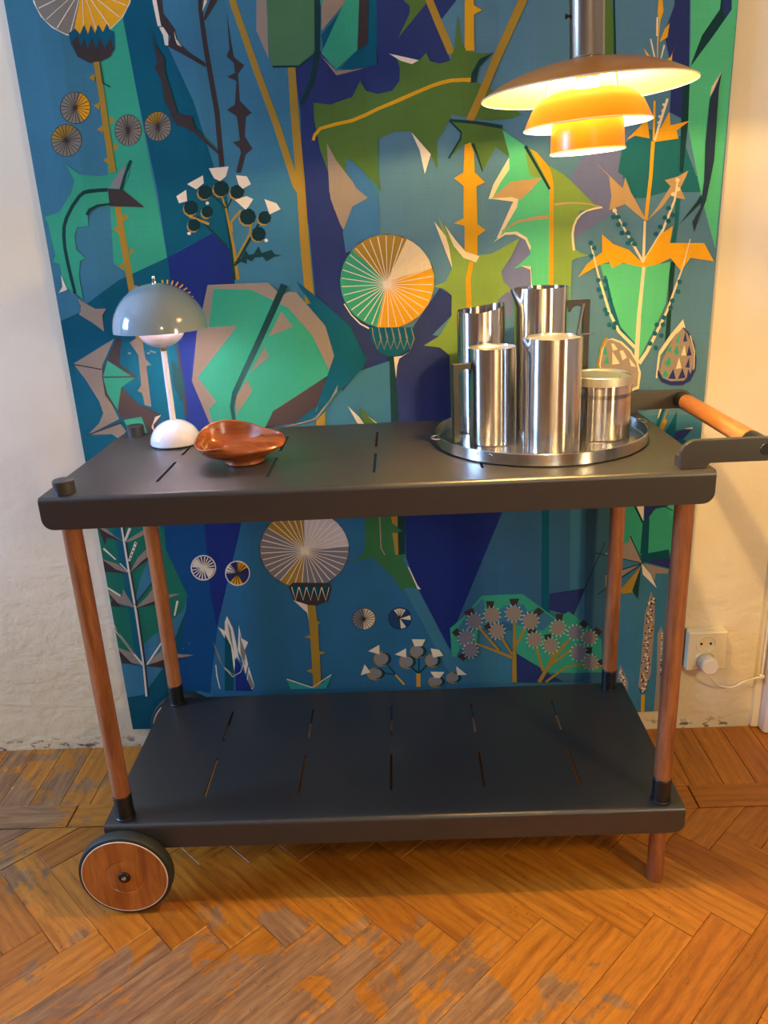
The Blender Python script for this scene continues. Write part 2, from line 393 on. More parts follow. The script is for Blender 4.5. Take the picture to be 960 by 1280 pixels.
D 583 1938 480 1756 364 1555 350 1499 354 1437 367 1438 366 1499 382 1547 500 1746 605 1927
T 638 1944 725 1868 820 1779 871 1654 847 1626 762 1556 674 1485 728 1610 755 1674 730 1783
P 761 1567 757 1541 671 1439 617 1426 529 1411 587 1428 664 1443 729 1513
Yd 671 1435 707 1468 701 1392 667 1393
T 579 1424 667 1485 673 1462 656 1440
D 406 2217 411 2086 410 1957 425 1958 424 2086 417 2218
Yd 401 2236 409 2197 421 2065 422 1957 435 1958 431 2066 416 2198 405 2237
D 306 2174 399 2071 405 2076 312 2179
Yd 279 2174 346 2145 350 2152 283 2181
D 367 2243 410 2196 415 2200 372 2247
D 438 2233 414 2199 419 2196 443 2230
Yd 461 2191 421 2153 421 2119 429 2119 429 2150 467 2186
D 518 2143 453 2053 419 2007 426 2003 460 2049 525 2138
Yd 490 2142 484 2111 430 2034 436 2030 490 2108 497 2141
D 424 2019 447 2028 467 2057 476 2040 494 2042 514 2067 523 2044 559 2053 568 2038 594 2032 567 2029 537 2015 525 2031 496 2029 485 2017 468 2027 466 2010 446 2018 423 2004
Yd 366 2246 360 2233 346 2226 331 2226 320 2235 317 2249 324 2262 337 2269 352 2268 363 2260
Dk 371 2251 365 2238 351 2230 336 2231 325 2240 322 2253 328 2267 341 2274 357 2274 368 2265
Yd 426 2255 419 2240 405 2232 388 2233 376 2243 372 2257 379 2272 394 2280 410 2279 423 2270
Dk 431 2260 425 2245 410 2236 393 2237 380 2247 377 2262 384 2277 398 2285 415 2285 428 2275
Yd 477 2242 471 2229 458 2222 443 2222 432 2231 429 2244 435 2257 448 2265 463 2264 474 2256
Dk 483 2247 476 2234 463 2226 448 2227 436 2236 433 2249 439 2263 453 2270 468 2270 479 2261
Yd 312 2199 306 2185 292 2177 276 2178 265 2187 262 2201 268 2214 282 2222 298 2222 309 2213
Dk 317 2204 311 2190 297 2182 281 2182 269 2192 266 2206 273 2220 287 2228 303 2227 314 2218
Yd 363 2183 357 2172 346 2166 334 2166 324 2174 322 2185 327 2196 338 2202 351 2202 360 2195
Dk 368 2188 362 2177 351 2170 338 2171 329 2179 326 2190 332 2201 343 2208 356 2207 365 2200
Yd 312 2142 306 2130 294 2123 281 2124 271 2132 268 2144 274 2156 286 2163 299 2162 309 2154
Dk 317 2147 311 2135 299 2128 286 2128 275 2136 273 2149 279 2161 291 2168 304 2167 315 2159
Yd 510 2160 503 2144 487 2135 470 2136 456 2147 453 2163 460 2178 475 2187 493 2186 506 2176
Dk 515 2165 508 2149 492 2140 474 2141 461 2151 457 2168 464 2183 480 2192 498 2192 511 2181
Yd 563 2154 557 2142 545 2134 531 2135 520 2143 517 2156 522 2169 535 2176 549 2175 560 2167
Dk 568 2159 562 2146 550 2139 535 2140 524 2148 521 2161 527 2174 539 2181 554 2181 565 2172
Yd 539 2101 533 2088 519 2080 504 2080 492 2090 488 2104 495 2118 508 2126 524 2125 536 2116
Dk 544 2106 538 2092 524 2084 508 2085 496 2094 493 2109 499 2123 513 2131 529 2130 541 2121
C 346 2306 288 2281 317 2263 346 2281
C 369 2327 437 2330 424 2299 402 2285 383 2295
C 459 2301 496 2296 508 2270 478 2257 466 2269
C 245 2244 282 2263 281 2227 252 2221
C 447 2222 489 2233 511 2222 493 2200 481 2189
C 550 2220 590 2205 603 2185 563 2170
C 357 2216 353 2212 346 2212 344 2217 348 2222 354 2222
C 281 2121 277 2116 270 2116 267 2122 271 2126 278 2126
C 550 2085 546 2080 539 2080 536 2086 540 2091 547 2090
O 1865 2802 1874 2714 1870 2636 1874 2573 1877 2572 1874 2635 1878 2714 1870 2802
O 1868 2781 1879 2758 1885 2719 1875 2686 1867 2714
O 1907 2685 1903 2645 1878 2632 1892 2668
O 1828 2618 1869 2573 1846 2580
O 1936 2627 1922 2599 1922 2556 1889 2566 1917 2588
C2 1864 2704 1866 2650 1872 2650 1870 2703
C2 1847 2642 1866 2578 1871 2579 1851 2643
C2 1892 2624 1881 2570 1884 2569 1897 2622
O 1840 2463 1864 2348 1814 2359 1788 2348 1841 2397
O 1870 2462 1874 2341 1881 2341 1877 2461
O 1925 2426 1931 2384 1996 2396 1952 2368 1961 2343 1881 2336 1878 2341
C2 1912 2467 1893 2402 1878 2342 1884 2340 1901 2399 1919 2464
C2 1908 2448 1906 2444 1902 2445 1899 2448 1901 2452 1906 2452
C2 1906 2430 1904 2427 1899 2427 1897 2431 1899 2434 1904 2434
C2 1898 2413 1896 2409 1891 2409 1888 2413 1890 2417 1895 2416
C2 1896 2395 1893 2391 1889 2391 1886 2395 1888 2399 1893 2399
C2 1919 2459 1917 2456 1912 2456 1909 2460 1911 2463 1916 2463
O 1870 2339 1869 2230 1861 2090 1873 2089 1881 2229 1882 2338
P3 1684 2283 1733 2236 1744 2173 1738 2128 1792 2145 1863 2088 1870 2086 1810 2182 1788 2231 1782 2196
P3 1870 2086 1922 2132 1947 2166 1974 2155 1999 2151 1979 2187 1996 2224 2002 2242 1969 2225 1923 2215 1945 2195 1902 2127
C2 1859 2087 1861 1951 1871 1951 1867 2086
C2 1755 2125 1793 2059 1862 1946 1870 1950 1799 2062 1759 2127
C2 1964 2210 1958 2151 1923 2056 1861 1951 1871 1945 1931 2052 1965 2148 1970 2209
C2 1765 2125 1763 2120 1757 2119 1752 2121 1749 2126 1751 2131 1757 2133 1762 2131
C2 1974 2212 1973 2207 1967 2206 1962 2208 1959 2213 1961 2218 1966 2220 1972 2217
C2 1979 2184 1977 2179 1971 2177 1966 2179 1963 2184 1965 2189 1970 2191 1976 2189
C2 1962 2169 1960 2164 1955 2162 1949 2164 1947 2169 1949 2174 1954 2176 1959 2174
T3 1779 2103 1777 2098 1770 2096 1763 2098 1760 2104 1763 2110 1769 2112 1776 2109
T3 1763 2104 1761 2098 1754 2096 1748 2099 1745 2105 1747 2111 1753 2113 1760 2110
T3 1803 2078 1801 2072 1794 2070 1787 2072 1784 2079 1787 2084 1793 2086 1800 2084
T3 1782 2079 1780 2073 1773 2071 1767 2073 1764 2079 1766 2085 1773 2087 1779 2085
T3 1795 2051 1793 2045 1787 2043 1780 2045 1777 2051 1779 2057 1786 2059 1792 2057
T3 1816 2050 1814 2044 1807 2042 1800 2044 1797 2050 1800 2056 1806 2058 1813 2056
T3 1818 2017 1816 2011 1809 2008 1802 2011 1799 2017 1802 2023 1808 2025 1815 2023
T3 1841 2012 1839 2006 1832 2004 1825 2007 1822 2013 1825 2019 1831 2021 1838 2018
T3 1828 2026 1825 2020 1819 2018 1812 2021 1809 2027 1811 2033 1818 2035 1825 2032
T3 1952 2124 1950 2119 1943 2116 1936 2119 1933 2125 1936 2131 1942 2133 1949 2130
T3 1940 2094 1938 2088 1932 2086 1925 2089 1922 2095 1924 2100 1931 2103 1937 2100
T3 1954 2082 1951 2076 1945 2074 1938 2077 1935 2083 1937 2089 1944 2091 1950 2088
T3 1927 2064 1925 2058 1919 2056 1912 2059 1909 2065 1911 2071 1918 2073 1924 2070
T3 1913 2042 1911 2036 1904 2034 1897 2036 1894 2043 1897 2048 1903 2051 1910 2048
T3 1967 2101 1965 2095 1959 2093 1952 2096 1949 2102 1951 2108 1957 2110 1964 2107
M2 1714 1951 1865 1944 1865 1934 1962 1946 1955 1804 1921 1721 1867 1605 1846 1653 1784 1742 1743 1855
T3 1729 1909 1755 1811 1786 1724 1844 1656 1855 1665 1797 1730 1766 1814 1738 1911
O 1717 2050 1757 2016 1813 1994 1866 1944 1865 1932 1795 1951 1757 1935 1746 1957 1721 1951 1687 1936 1637 1909 1669 1954 1720 1991
O 1866 1944 1877 1971 1921 2041 1962 2066 1954 2010 2075 2004 2087 1984 2115 1941 2031 1957 2001 1914 1961 1960 1921 1942 1867 1932
C2 1863 1935 1854 1767 1852 1592 1869 1590 1868 1765 1874 1933
C2 1678 2013 1709 1903 1749 1784 1788 1710 1849 1649 1858 1657 1797 1716 1758 1786 1716 1905 1683 2014
C2 2024 2020 2003 1925 1956 1777 1892 1639 1865 1599 1877 1590 1903 1633 1964 1774 2008 1923 2027 2019
T3 1687 2023 1685 2017 1678 2015 1672 2017 1669 2024 1672 2029 1678 2032 1684 2029
T3 1691 1979 1688 1973 1682 1971 1676 1974 1673 1980 1675 1986 1682 1988 1688 1985
T3 1719 1896 1716 1890 1710 1887 1704 1890 1701 1897 1703 1903 1709 1905 1716 1902
T3 1722 1863 1720 1857 1713 1854 1707 1857 1704 1864 1706 1870 1713 1872 1719 1869
T3 1732 1838 1729 1832 1723 1830 1716 1833 1714 1839 1716 1845 1722 1847 1729 1845
T3 1745 1892 1742 1886 1736 1884 1730 1887 1727 1893 1729 1899 1735 1902 1742 1899
T3 1748 1865 1746 1859 1740 1857 1733 1859 1730 1866 1732 1872 1739 1874 1745 1871
T3 1764 1826 1762 1820 1755 1818 1749 1821 1746 1827 1748 1833 1755 1836 1761 1833
T3 1748 1792 1746 1786 1739 1784 1733 1787 1730 1793 1732 1799 1738 1802 1745 1799
T3 1756 1778 1753 1772 1747 1769 1740 1772 1737 1779 1740 1785 1746 1787 1753 1784
T3 1777 1784 1774 1778 1768 1775 1761 1778 1759 1785 1761 1791 1767 1793 1774 1790
T3 1766 1739 1764 1733 1757 1730 1751 1733 1748 1740 1750 1746 1756 1748 1763 1745
T3 1786 1741 1784 1735 1777 1733 1771 1736 1768 1742 1770 1749 1776 1751 1783 1748
T3 1783 1727 1781 1721 1774 1719 1768 1722 1765 1728 1767 1735 1773 1737 1780 1734
T3 2008 1877 2005 1871 1999 1868 1993 1871 1990 1878 1992 1884 1998 1886 2004 1883
T3 2005 1843 2003 1837 1997 1834 1990 1837 1987 1843 1989 1850 1996 1852 2002 1849
T3 1986 1812 1984 1806 1978 1804 1971 1807 1968 1813 1970 1819 1977 1822 1983 1819
T3 1982 1788 1980 1782 1974 1780 1967 1783 1964 1789 1966 1795 1973 1798 1979 1795
T3 1960 1755 1958 1748 1951 1746 1945 1749 1942 1755 1944 1762 1950 1764 1957 1761
T3 1937 1731 1934 1725 1928 1722 1921 1725 1918 1732 1921 1738 1927 1740 1933 1737
T3 1958 1730 1956 1724 1949 1721 1943 1724 1940 1731 1942 1737 1948 1739 1955 1736
T3 1931 1699 1929 1693 1923 1691 1916 1694 1913 1700 1915 1707 1922 1709 1928 1706
T3 1955 1691 1953 1685 1946 1682 1940 1685 1937 1692 1939 1698 1945 1701 1952 1698
T3 1916 1664 1913 1658 1907 1656 1900 1659 1897 1665 1900 1672 1906 1674 1913 1671
T3 1938 1648 1936 1641 1930 1639 1923 1642 1920 1648 1922 1655 1929 1657 1935 1654
T3 1700 2006 1698 2000 1692 1997 1685 2000 1682 2006 1685 2012 1691 2014 1697 2012
D 2068 2792 2096 2791 2104 2714 2053 2644 1984 2556 1989 2573 2015 2645 2066 2716
N 2065 2792 2099 2791 2103 2716 2081 2687
C2 2088 2538 2079 2499 2056 2466 2060 2494
Db 2088 2536 2083 2487 2086 2269 2070 2144 2048 2081 2038 2042 2028 2075 2052 2120 2058 2208 2052 2320 2056 2458
D 2052 2164 2057 2139 1981 2068 2037 2139
Yd 1741 1691 1750 1696 1755 1686 1738 1653 1730 1596 1755 1486 1725 1488 1718 1601 1728 1659
C2 1751 1686 1770 1690 1804 1677 1839 1644 1866 1599 1880 1560 1876 1501 1824 1483 1760 1486 1726 1596 1733 1649
P 1751 1684 1765 1686 1799 1672 1835 1639 1861 1599 1871 1560 1869 1511 1823 1491 1759 1496 1730 1596 1738 1653
M 1744 1667 1756 1631 1736 1633
M 1751 1629 1764 1599 1743 1598
C2 1766 1671 1775 1671 1791 1649 1774 1645
C2 1772 1642 1801 1597 1774 1594
C2 1798 1643 1810 1645 1826 1618 1810 1609
C2 1834 1615 1862 1582 1842 1586
C2 2021 1745 2031 1716 1999 1694 1969 1652 1947 1620 1942 1537 1935 1538 1938 1606 1941 1634 1980 1695
Nv 2023 1719 2047 1696 2069 1657 2081 1599 2081 1560 2065 1522 2037 1506 1993 1508 1958 1522 1941 1547 1941 1567 1956 1556 1996 1603
P 2021 1716 2042 1692 2062 1648 2069 1600 2065 1551 2041 1523 1992 1523 1962 1536 1948 1561 1953 1595 1970 1638 1991 1680
M 2015 1700 2011 1660 1999 1670
M 1987 1656 1985 1628 1971 1636
M 2007 1655 2016 1626 2005 1616 1995 1632
M 1981 1613 1990 1589 1979 1577 1964 1588
M 1970 1568 1981 1545 1969 1536 1959 1546
Nv 2033 1702 2042 1666 2027 1666
Nv 2050 1653 2062 1615 2044 1613
Nv 2054 1608 2058 1569 2042 1572
Nv 1999 1569 2010 1530 1982 1533
Nv 2032 1570 2046 1533 2018 1530
Nv 2054 1566 2063 1546 2050 1532
C2 2033 1654 2042 1615 2024 1616
C2 2017 1609 2028 1570 2008 1568
P 2048 1686 2066 1624 2068 1561 2075 1560 2072 1624 2052 1687
C2 2051 1686 2071 1628 2074 1566 2076 1565 2073 1629 2053 1687
C2 1964 1437 1974 1436 1967 1396 1953 1382
T 1973 1439 1945 1343 1956 1339 1984 1434
Yd 1991 1436 1998 1435 1982 1386 1991 1370 1976 1330 1956 1330 1975 1381
T 2025 1409 2025 1333 2084 1343 2053 1300 2079 1284 2060 1269 2030 1270 1982 1319
Nv 2026 1327 2089 1340 2058 1300 2018 1292
C2 2055 1339 2089 1344 2087 1337
T4 17 1041 165 1035 48 101 -233 101 -233 262 -159 273 -53 405 83 683 27 934
U2 40 1049 198 1043 196 676 127 264 -29 309 93 717
Bd 24 1050 182 1043 202 603 148 283 -14 289 84 717 24 931
U 202 1224 400 1215 333 1003 191 578 183 731
B3 400 1215 977 1190 959 752 1160 300 1051 101 148 101 132 303 195 585 333 1003
g2 -233 1035 -230 1052 34 1027 27 934 88 725 31 585 -122 519 -129 430 -233 427
T3 -170 1036 -127 1034 -132 692 -137 423 -168 477 -161 736
B -46 903 -42 801 -134 703 -91 816
B -122 519 -34 588 74 669 30 578 -43 427 -129 430
B -233 427 -139 408 -60 405 -159 273 -233 262
C -138 1047 -139 900 -138 663 -142 423 -153 264 -142 265 -131 424 -129 665 -131 901 -131 1048
K -128 1047 -129 900 -129 663 -135 423 -144 264 -136 264 -127 423 -122 664 -123 900 -122 1047
P -229 1042 -196 1034 -170 1003 -136 978 -184 990
K -229 1042 -198 1017 -136 976 -202 997 -213 964
P -233 901 -233 904 -176 882 -138 842 -187 851
K -233 902 -233 849 -132 837 -186 858
P -233 757 -233 764 -180 737 -171 771 -136 685 -204 709
K -233 750 -233 746 -221 724 -233 705 -233 696 -137 682 -193 695
P -233 492 -233 504 -181 477 -131 416 -201 433
K -233 492 -233 465 -226 427 -202 426 -133 404 -189 429
P -132 842 -90 905 -40 950 -45 910
K -132 839 -74 891 -45 910 -48 895
P -133 684 -78 732 -39 780 -33 730 26 738 58 737 -37 706
K -134 682 -35 716 -31 699
P -130 419 -56 479 -33 545 1 462 79 452 25 443 -42 434
K -130 412 -41 442 38 444 -41 397
P -133 976 -48 1024 -44 1004 -118 974
C -225 948 -182 899 -178 903 -219 954
C -168 883 -139 844 -136 847 -164 886
C -233 772 -188 737 -184 744 -233 783
C -233 585 -229 572 -178 474 -141 410 -135 415 -171 479 -222 577 -233 613
K -233 592 -212 543 -171 468 -168 471 -209 546 -233 603
C -121 417 -36 528 -41 533 -126 421
C -91 975 -131 895 -123 891 -82 970
C 39 707 19 640 25 639 48 705
C -107 1035 -133 983 -126 979 -97 1031
K -133 695 -41 799 -44 802 -136 697
K -118 903 -121 899 -124 900 -123 906 -119 908
K -110 919 -113 914 -116 916 -115 922 -111 924
K -102 935 -104 930 -108 932 -107 938 -103 939
K -94 951 -96 946 -100 948 -99 954 -95 955
K -85 966 -88 962 -92 964 -91 969 -87 971
B 41 484 39 480 35 481 33 485 36 488 40 488
B 70 507 68 504 64 504 62 508 65 511 69 511
B -160 1075 -163 1071 -167 1072 -168 1075 -165 1079 -162 1078
C 220 846 215 829 206 814 193 802 177 794 161 792 145 795 132 804 122 817 116 833 116 851 121 868 130 883 143 895 159 902 175 904 190 901 204 892 214 879 219 864
U 215 846 213 838 210 829 205 821 200 814 193 808 186 803 178 800 170 798 162 798 154 799 146 801 139 805 133 811 128 817 124 825 122 833 121 842 121 850 123 859 126 867 131 875 136 882 143 888 150 893 158 896 166 898 174 899 182 898 190 895 197 891 203 886 208 879 211 872 214 864 215 855
C 168 847 212 838 213 844 168 850
C 167 847 205 824 208 829 169 850
C 167 847 195 812 199 816 169 850
C 167 848 183 803 187 806 169 849
C 166 848 168 799 174 800 169 849
C 167 849 154 800 159 799 169 848
C 167 849 141 806 146 803 169 848
C 167 850 131 815 134 812 169 847
C 167 850 124 828 126 824 169 847
C 168 850 122 843 122 838 168 847
C 168 850 124 859 123 853 168 847
C 169 850 131 873 128 868 167 847
C 169 850 141 885 137 881 167 847
C 169 849 153 893 149 891 167 848
C 169 849 167 897 162 896 166 848
C 169 848 182 896 177 897 167 849
C 169 848 194 891 190 893 167 849
C 169 847 205 881 201 885 167 850
C 169 847 211 868 209 873 167 850
C 168 847 214 853 213 859 168 850
C 168 848 211 838 207 828 202 819 194 811 185 805
C 168 848 125 859 128 868 133 876 140 883 147 889
C 355 818 351 801 342 785 329 773 314 766 298 764 282 767 269 776 259 789 253 805 253 822 257 839 266 854 279 866 294 873 310 875 325 872 339 863 349 851 355 835
O 304 820 323 775 316 772 309 770 302 769 294 769 287 771 281 774 275 777 270 782
U 304 820 270 782 265 787 262 794 259 800 257 807 257 814 257 822
C 304 820 257 822 259 829 261 836 264 843 268 849 273 855 278 860
U 304 820 278 860 284 864 290 867 296 869 303 870 309 870
O 304 820 309 870 316 869 323 867 329 864 335 860 340 856 344 850 347 843
U 304 820 347 843 350 836 351 828 351 821 350 813 348 805 345 797 340 790 335 784 329 779 323 775
K 304 819 348 810 349 814 304 821
K 303 819 342 796 344 799 304 821
K 303 819 332 784 335 786 305 821
K 303 819 320 775 323 777 305 820
K 303 820 306 771 309 771 305 820
K 303 820 292 771 295 771 305 820
K 303 820 279 777 282 775 305 819
K 303 821 268 786 270 783 305 819
K 304 821 261 799 262 796 304 819
K 304 821 258 814 259 810 304 819
K 304 821 260 829 259 826 304 819
K 304 821 266 844 264 840 303 819
K 305 821 276 856 273 853 303 819
K 305 820 288 864 285 863 303 819
K 305 820 302 869 299 868 303 820
K 305 820 316 868 313 869 303 820
K 305 819 329 863 326 864 303 820
K 305 819 340 853 337 856 303 821
K 304 819 347 841 345 844 304 821
K 304 819 350 826 349 830 304 821
K 852 593 849 577 841 563 830 552 815 546 800 544 785 547 772 555 762 566 755 581 754 597 757 612 765 626 777 637 791 643 806 645 821 642 834 634 844 623 850 608
H3 803 595 800 547 793 548 785 550 779 554 773 558 767 564 763 570 760 577 758 585 757 593 757 600 759 608 762 615 766 622 771 628 777 633 783 637 791 640 798 642 806 642
C 803 595 806 642 813 641 820 639 827 635 833 631 838 625 843 619 846 612 848 604 849 597 849 589 847 581 844 574 840 567 835 561 829 556 823 552 815 549 808 547 800 547
K 803 594 847 586 847 589 803 596
K 803 594 842 572 843 575 803 596
K 802 594 833 561 835 563 804 595
K 802 594 821 553 824 554 804 595
K 802 594 808 549 811 549 804 595
K 802 595 794 549 797 549 804 594
K 802 595 781 554 783 553 804 594
K 802 595 770 563 772 561 804 594
K 803 596 762 575 763 572 803 594
K 803 596 759 589 759 586 803 594
K 803 596 759 604 759 600 803 594
K 803 596 764 617 763 614 803 594
K 804 595 773 628 771 626 802 594
K 804 595 785 636 782 635 802 594
K 804 595 798 640 795 640 802 594
K 804 594 812 640 809 640 802 595
K 804 594 825 635 822 636 802 595
K 804 594 836 626 834 628 802 595
K 803 594 844 614 842 617 803 596
K 803 594 847 600 847 604 803 596
Kb 1001 586 998 571 991 557 979 546 965 539 950 537 935 540 921 548 911 560 905 575 903 591 906 606 914 620 925 631 939 637 954 639 969 636 983 628 993 617 999 602
Bd 998 587 997 578 995 570 991 563 986 556 980 551 974 546 966 543 958 541 950 541 942 542 935 544 927 548 921 553 916 559 911 566 908 574 907 582 906 590 907 599 910 606 913 614 918 620 924 626 931 630 938 633 946 635 954 636 962 635 970 632 977 628 983 623 988 617 993 610 996 603 998 595
K 952 587 996 579 996 582 952 589
K 952 588 990 564 992 567 953 589
K 951 588 980 552 982 554 953 589
K 951 588 966 544 969 546 953 589
K 951 588 951 542 954 542 953 588
K 951 589 936 546 938 544 953 588
K 951 589 922 554 925 552 953 588
K 952 589 913 567 914 564 953 588
K 952 589 908 582 908 579 952 587
K 952 589 909 598 908 594 952 587
K 953 589 914 613 913 610 952 588
K 953 589 925 625 922 622 951 588
K 953 589 938 632 935 631 951 588
K 953 588 954 634 950 634 951 588
K 953 588 969 631 966 632 951 589
K 953 588 982 623 979 625 951 589
K 953 588 991 610 990 613 952 589
K 952 587 996 595 996 598 952 589
C 952 588 928 627 937 631 947 634 957 634 967 631 976 627
C 952 588 994 602 996 591 996 580
C 952 588 976 550 969 546 962 544 954 543
Kb 953 589 930 626 928 625 951 588
Kb 953 589 939 630 937 629 951 588
Kb 953 589 948 632 946 632 951 588
Kb 953 588 958 632 956 632 951 589
Kb 953 588 967 629 965 630 951 589
C 1188 910 1186 895 1179 881 1168 871 1154 864 1139 862 1124 866 1110 873 1100 885 1093 899 1091 914 1094 930 1101 943 1112 954 1126 960 1141 962 1156 959 1169 951 1180 940 1186 926
Tg 1184 911 1183 903 1181 895 1178 888 1173 882 1168 877 1161 872 1154 869 1146 868 1139 867 1131 868 1124 871 1117 874 1110 879 1105 885 1101 892 1098 899 1096 906 1095 914 1096 922 1099 930 1102 936 1107 943 1112 948 1119 952 1126 955 1133 957 1141 957 1148 956 1156 954 1163 950 1169 946 1174 940 1179 933 1182 926 1183 918
C 1140 911 1182 903 1183 907 1140 914
C 1139 911 1177 889 1178 893 1140 914
C 1139 912 1167 877 1170 880 1141 913
C 1139 912 1153 870 1157 872 1141 913
C 1139 912 1139 869 1143 869 1141 912
C 1139 913 1124 872 1128 870 1141 912
C 1139 913 1111 880 1114 877 1141 912
C 1139 914 1102 892 1104 888 1140 911
C 1140 914 1097 907 1098 902 1140 911
C 1140 914 1098 922 1097 918 1140 911
C 1140 914 1103 936 1101 932 1139 911
C 1141 913 1113 947 1110 944 1139 912
C 1141 913 1126 954 1122 952 1139 912
C 1141 912 1141 956 1137 956 1139 912
C 1141 912 1155 953 1152 954 1139 913
C 1141 912 1168 944 1165 947 1139 913
C 1140 911 1177 932 1175 936 1139 914
C 1140 911 1182 918 1181 922 1140 914
C 1433 786 1430 772 1423 759 1413 748 1399 742 1384 741 1368 743 1354 751 1344 762 1337 775 1334 790 1337 805 1344 818 1354 828 1368 834 1383 835 1398 832 1412 825 1423 814 1430 801
U 1428 786 1427 779 1426 772 1422 765 1418 759 1412 754 1406 750 1399 747 1391 746 1384 745 1376 746 1368 749 1361 752 1355 757 1349 762 1345 769 1341 775 1339 783 1339 790 1339 797 1341 805 1345 811 1349 817 1355 822 1361 826 1368 829 1376 830 1383 831 1391 830 1399 827 1406 824 1412 819 1417 814 1422 808 1425 801 1427 794
C 1383 787 1426 777 1427 783 1384 790
C 1383 787 1420 763 1422 768 1384 790
C 1382 787 1407 752 1412 756 1385 789
C 1382 788 1392 747 1397 748 1385 789
C 1382 789 1375 748 1380 747 1385 788
C 1382 789 1359 755 1363 752 1385 787
C 1383 790 1347 767 1350 762 1384 787
C 1383 790 1341 783 1342 777 1384 787
C 1384 790 1341 799 1340 793 1383 787
C 1384 790 1347 813 1345 808 1383 787
C 1385 789 1360 824 1355 820 1382 787
C 1385 789 1375 829 1370 828 1382 788
C 1385 788 1392 828 1387 829 1382 789
C 1385 787 1408 821 1403 824 1382 789
C 1384 787 1420 809 1417 814 1383 790
C 1384 787 1426 794 1425 799 1383 790
C 1383 788 1341 797 1344 807 1350 816 1357 823 1367 827 1377 830 1388 830 1398 827
C 1383 788 1411 755 1403 750 1394 747 1384 746
Kb 765 906 752 853 723 806 680 769 627 746 569 740 513 751 464 778 427 819 405 868 402 922 416 974 446 1020 489 1055 541 1076 597 1082 651 1072 699 1046 736 1007 759 959
Cl 583 914 596 1079 625 1075 653 1067 679 1055 702 1039 723 1020 739 997 751 972 759 946 762 918
H3 583 914 762 918 760 891 753 864 741 838 726 814 706 793 683 775 657 760 629 750 599 744 569 743
Yd 583 914 569 743 544 746 520 752 497 761 476 774
H3 583 914 476 774 454 791 436 811 422 833 412 858 406 883 404 910 407 936 414 962 425 986 440 1008
Yd 583 914 440 1008 460 1030 484 1048 510 1062 538 1072 567 1078 596 1079
C 586 906 755 894 755 898 586 908
C 586 906 748 866 749 870 586 908
C 585 906 736 839 738 843 586 908
C 585 906 720 815 722 819 587 908
C 585 906 699 793 702 797 587 908
C 585 906 675 775 678 778 587 908
C 585 906 647 762 651 764 587 908
C 585 907 618 753 622 754 587 907
C 585 907 587 749 591 749 587 907
C 585 907 556 750 561 749 587 907
C 585 907 527 756 531 754 587 907
C 585 908 499 767 502 764 587 906
C 585 908 473 782 476 779 587 906
C 585 908 451 802 454 798 587 906
C 585 908 434 825 435 821 586 906
C 585 908 420 850 422 846 586 906
C 586 908 412 877 413 873 586 906
C 586 908 409 906 409 901 586 906
C 586 908 412 934 411 930 586 906
C 586 908 420 962 418 957 585 906
C 586 908 432 988 430 984 585 906
C 587 908 449 1011 447 1008 585 906
C 587 908 470 1032 467 1029 585 906
C 587 908 494 1049 491 1046 585 906
C 587 908 521 1062 517 1060 585 906
C 587 907 550 1070 546 1069 585 907
C 587 907 579 1074 575 1074 585 907
C 587 907 609 1073 605 1073 585 907
C 587 907 638 1067 634 1068 585 907
C 587 906 665 1057 662 1059 585 908
C 587 906 690 1042 687 1045 585 908
C 587 906 712 1023 709 1027 585 908
C 586 906 730 1001 728 1005 585 908
C 586 906 744 977 742 981 585 908
C 586 906 752 950 752 954 586 908
C 586 906 756 922 756 927 586 908
K 505 753 527 770 676 764 679 737 663 684 612 663 564 670 521 694
Td 531 774 540 738 527 706 517 739
C 516 750 529 689 549 749 545 750 529 693 520 751
Td 562 773 571 737 558 704 548 738
C 547 749 560 688 580 748 576 749 560 692 551 750
Td 593 772 601 736 589 703 579 737
C 578 748 591 687 610 746 607 747 591 691 581 749
Td 623 770 632 734 620 702 609 735
C 609 746 622 685 641 745 638 746 622 689 612 747
Td 654 769 663 733 651 701 640 734
C 639 745 653 684 672 744 669 745 653 688 643 746
C 520 692 576 670 580 624 577 583 573 633 539 671
Yd 576 668 608 666 611 595 627 585 613 581 609 456 636 446 610 437 604 274 570 275 573 348 547 362 573 372 576 514 552 522 576 532
M3 460 329 472 275 625 273 656 345 592 284 566 278
C 460 321 566 278 652 338 650 342 566 283 462 326
g3 831 1040 990 1040 990 971 984 875 1002 877 974 853 1029 722 984 727 965 711 931 773 852 868 803 857 767 848 817 882 831 933
D 961 1041 990 1040 985 875 957 870
Yd 934 1042 961 1041 959 991 939 1007
Yd 937 967 959 966 958 870 945 873
g3 953 988 979 974 955 966
P 888 1038 887 904 901 872 905 874 892 905 893 1038
U 992 1189 1407 1171 1373 1038 1156 434 1038 706 989 855
C 991 824 999 813 1030 735 1043 718 1029 719
Bg 1407 1171 1551 1165 1565 510 1279 522 1157 490 1373 1038
T 1523 1166 1551 1165 1565 510 1531 584
Bg 1551 1165 1652 1160 1708 699 1561 680
B 1634 1161 1692 1158 1720 200 1655 203
N 1565 679 1708 697 1660 573 1562 607
Bg2 1692 1158 1790 1154 1817 196 1723 200
Kb 1776 892 1659 574 1661 572 1779 891
C 239 629 257 573 263 508 267 432 273 413 252 452 242 471 196 580 230 556
P2 240 602 252 564 254 471 240 527
C 239 629 257 573 261 451 231 338 242 509 222 556 227 602
P2 237 602 248 564 249 461 240 527
C 284 586 289 525 315 506 296 469 304 402 288 355 279 432 267 470
P2 284 554 288 507 299 459 288 393 277 451
C 305 393 320 295 301 272 281 282
P2 302 364 320 290 285 282
Td 221 547 240 490 240 376 228 275 190 276
U 250 433 268 404 290 335 309 271 237 274
P2 167 516 185 455 195 397 249 342 202 378 179 436
C 164 403 162 350 168 286 172 287 167 350 168 403
C 201 386 231 341 269 364 292 421 290 422 267 366 232 344 204 388
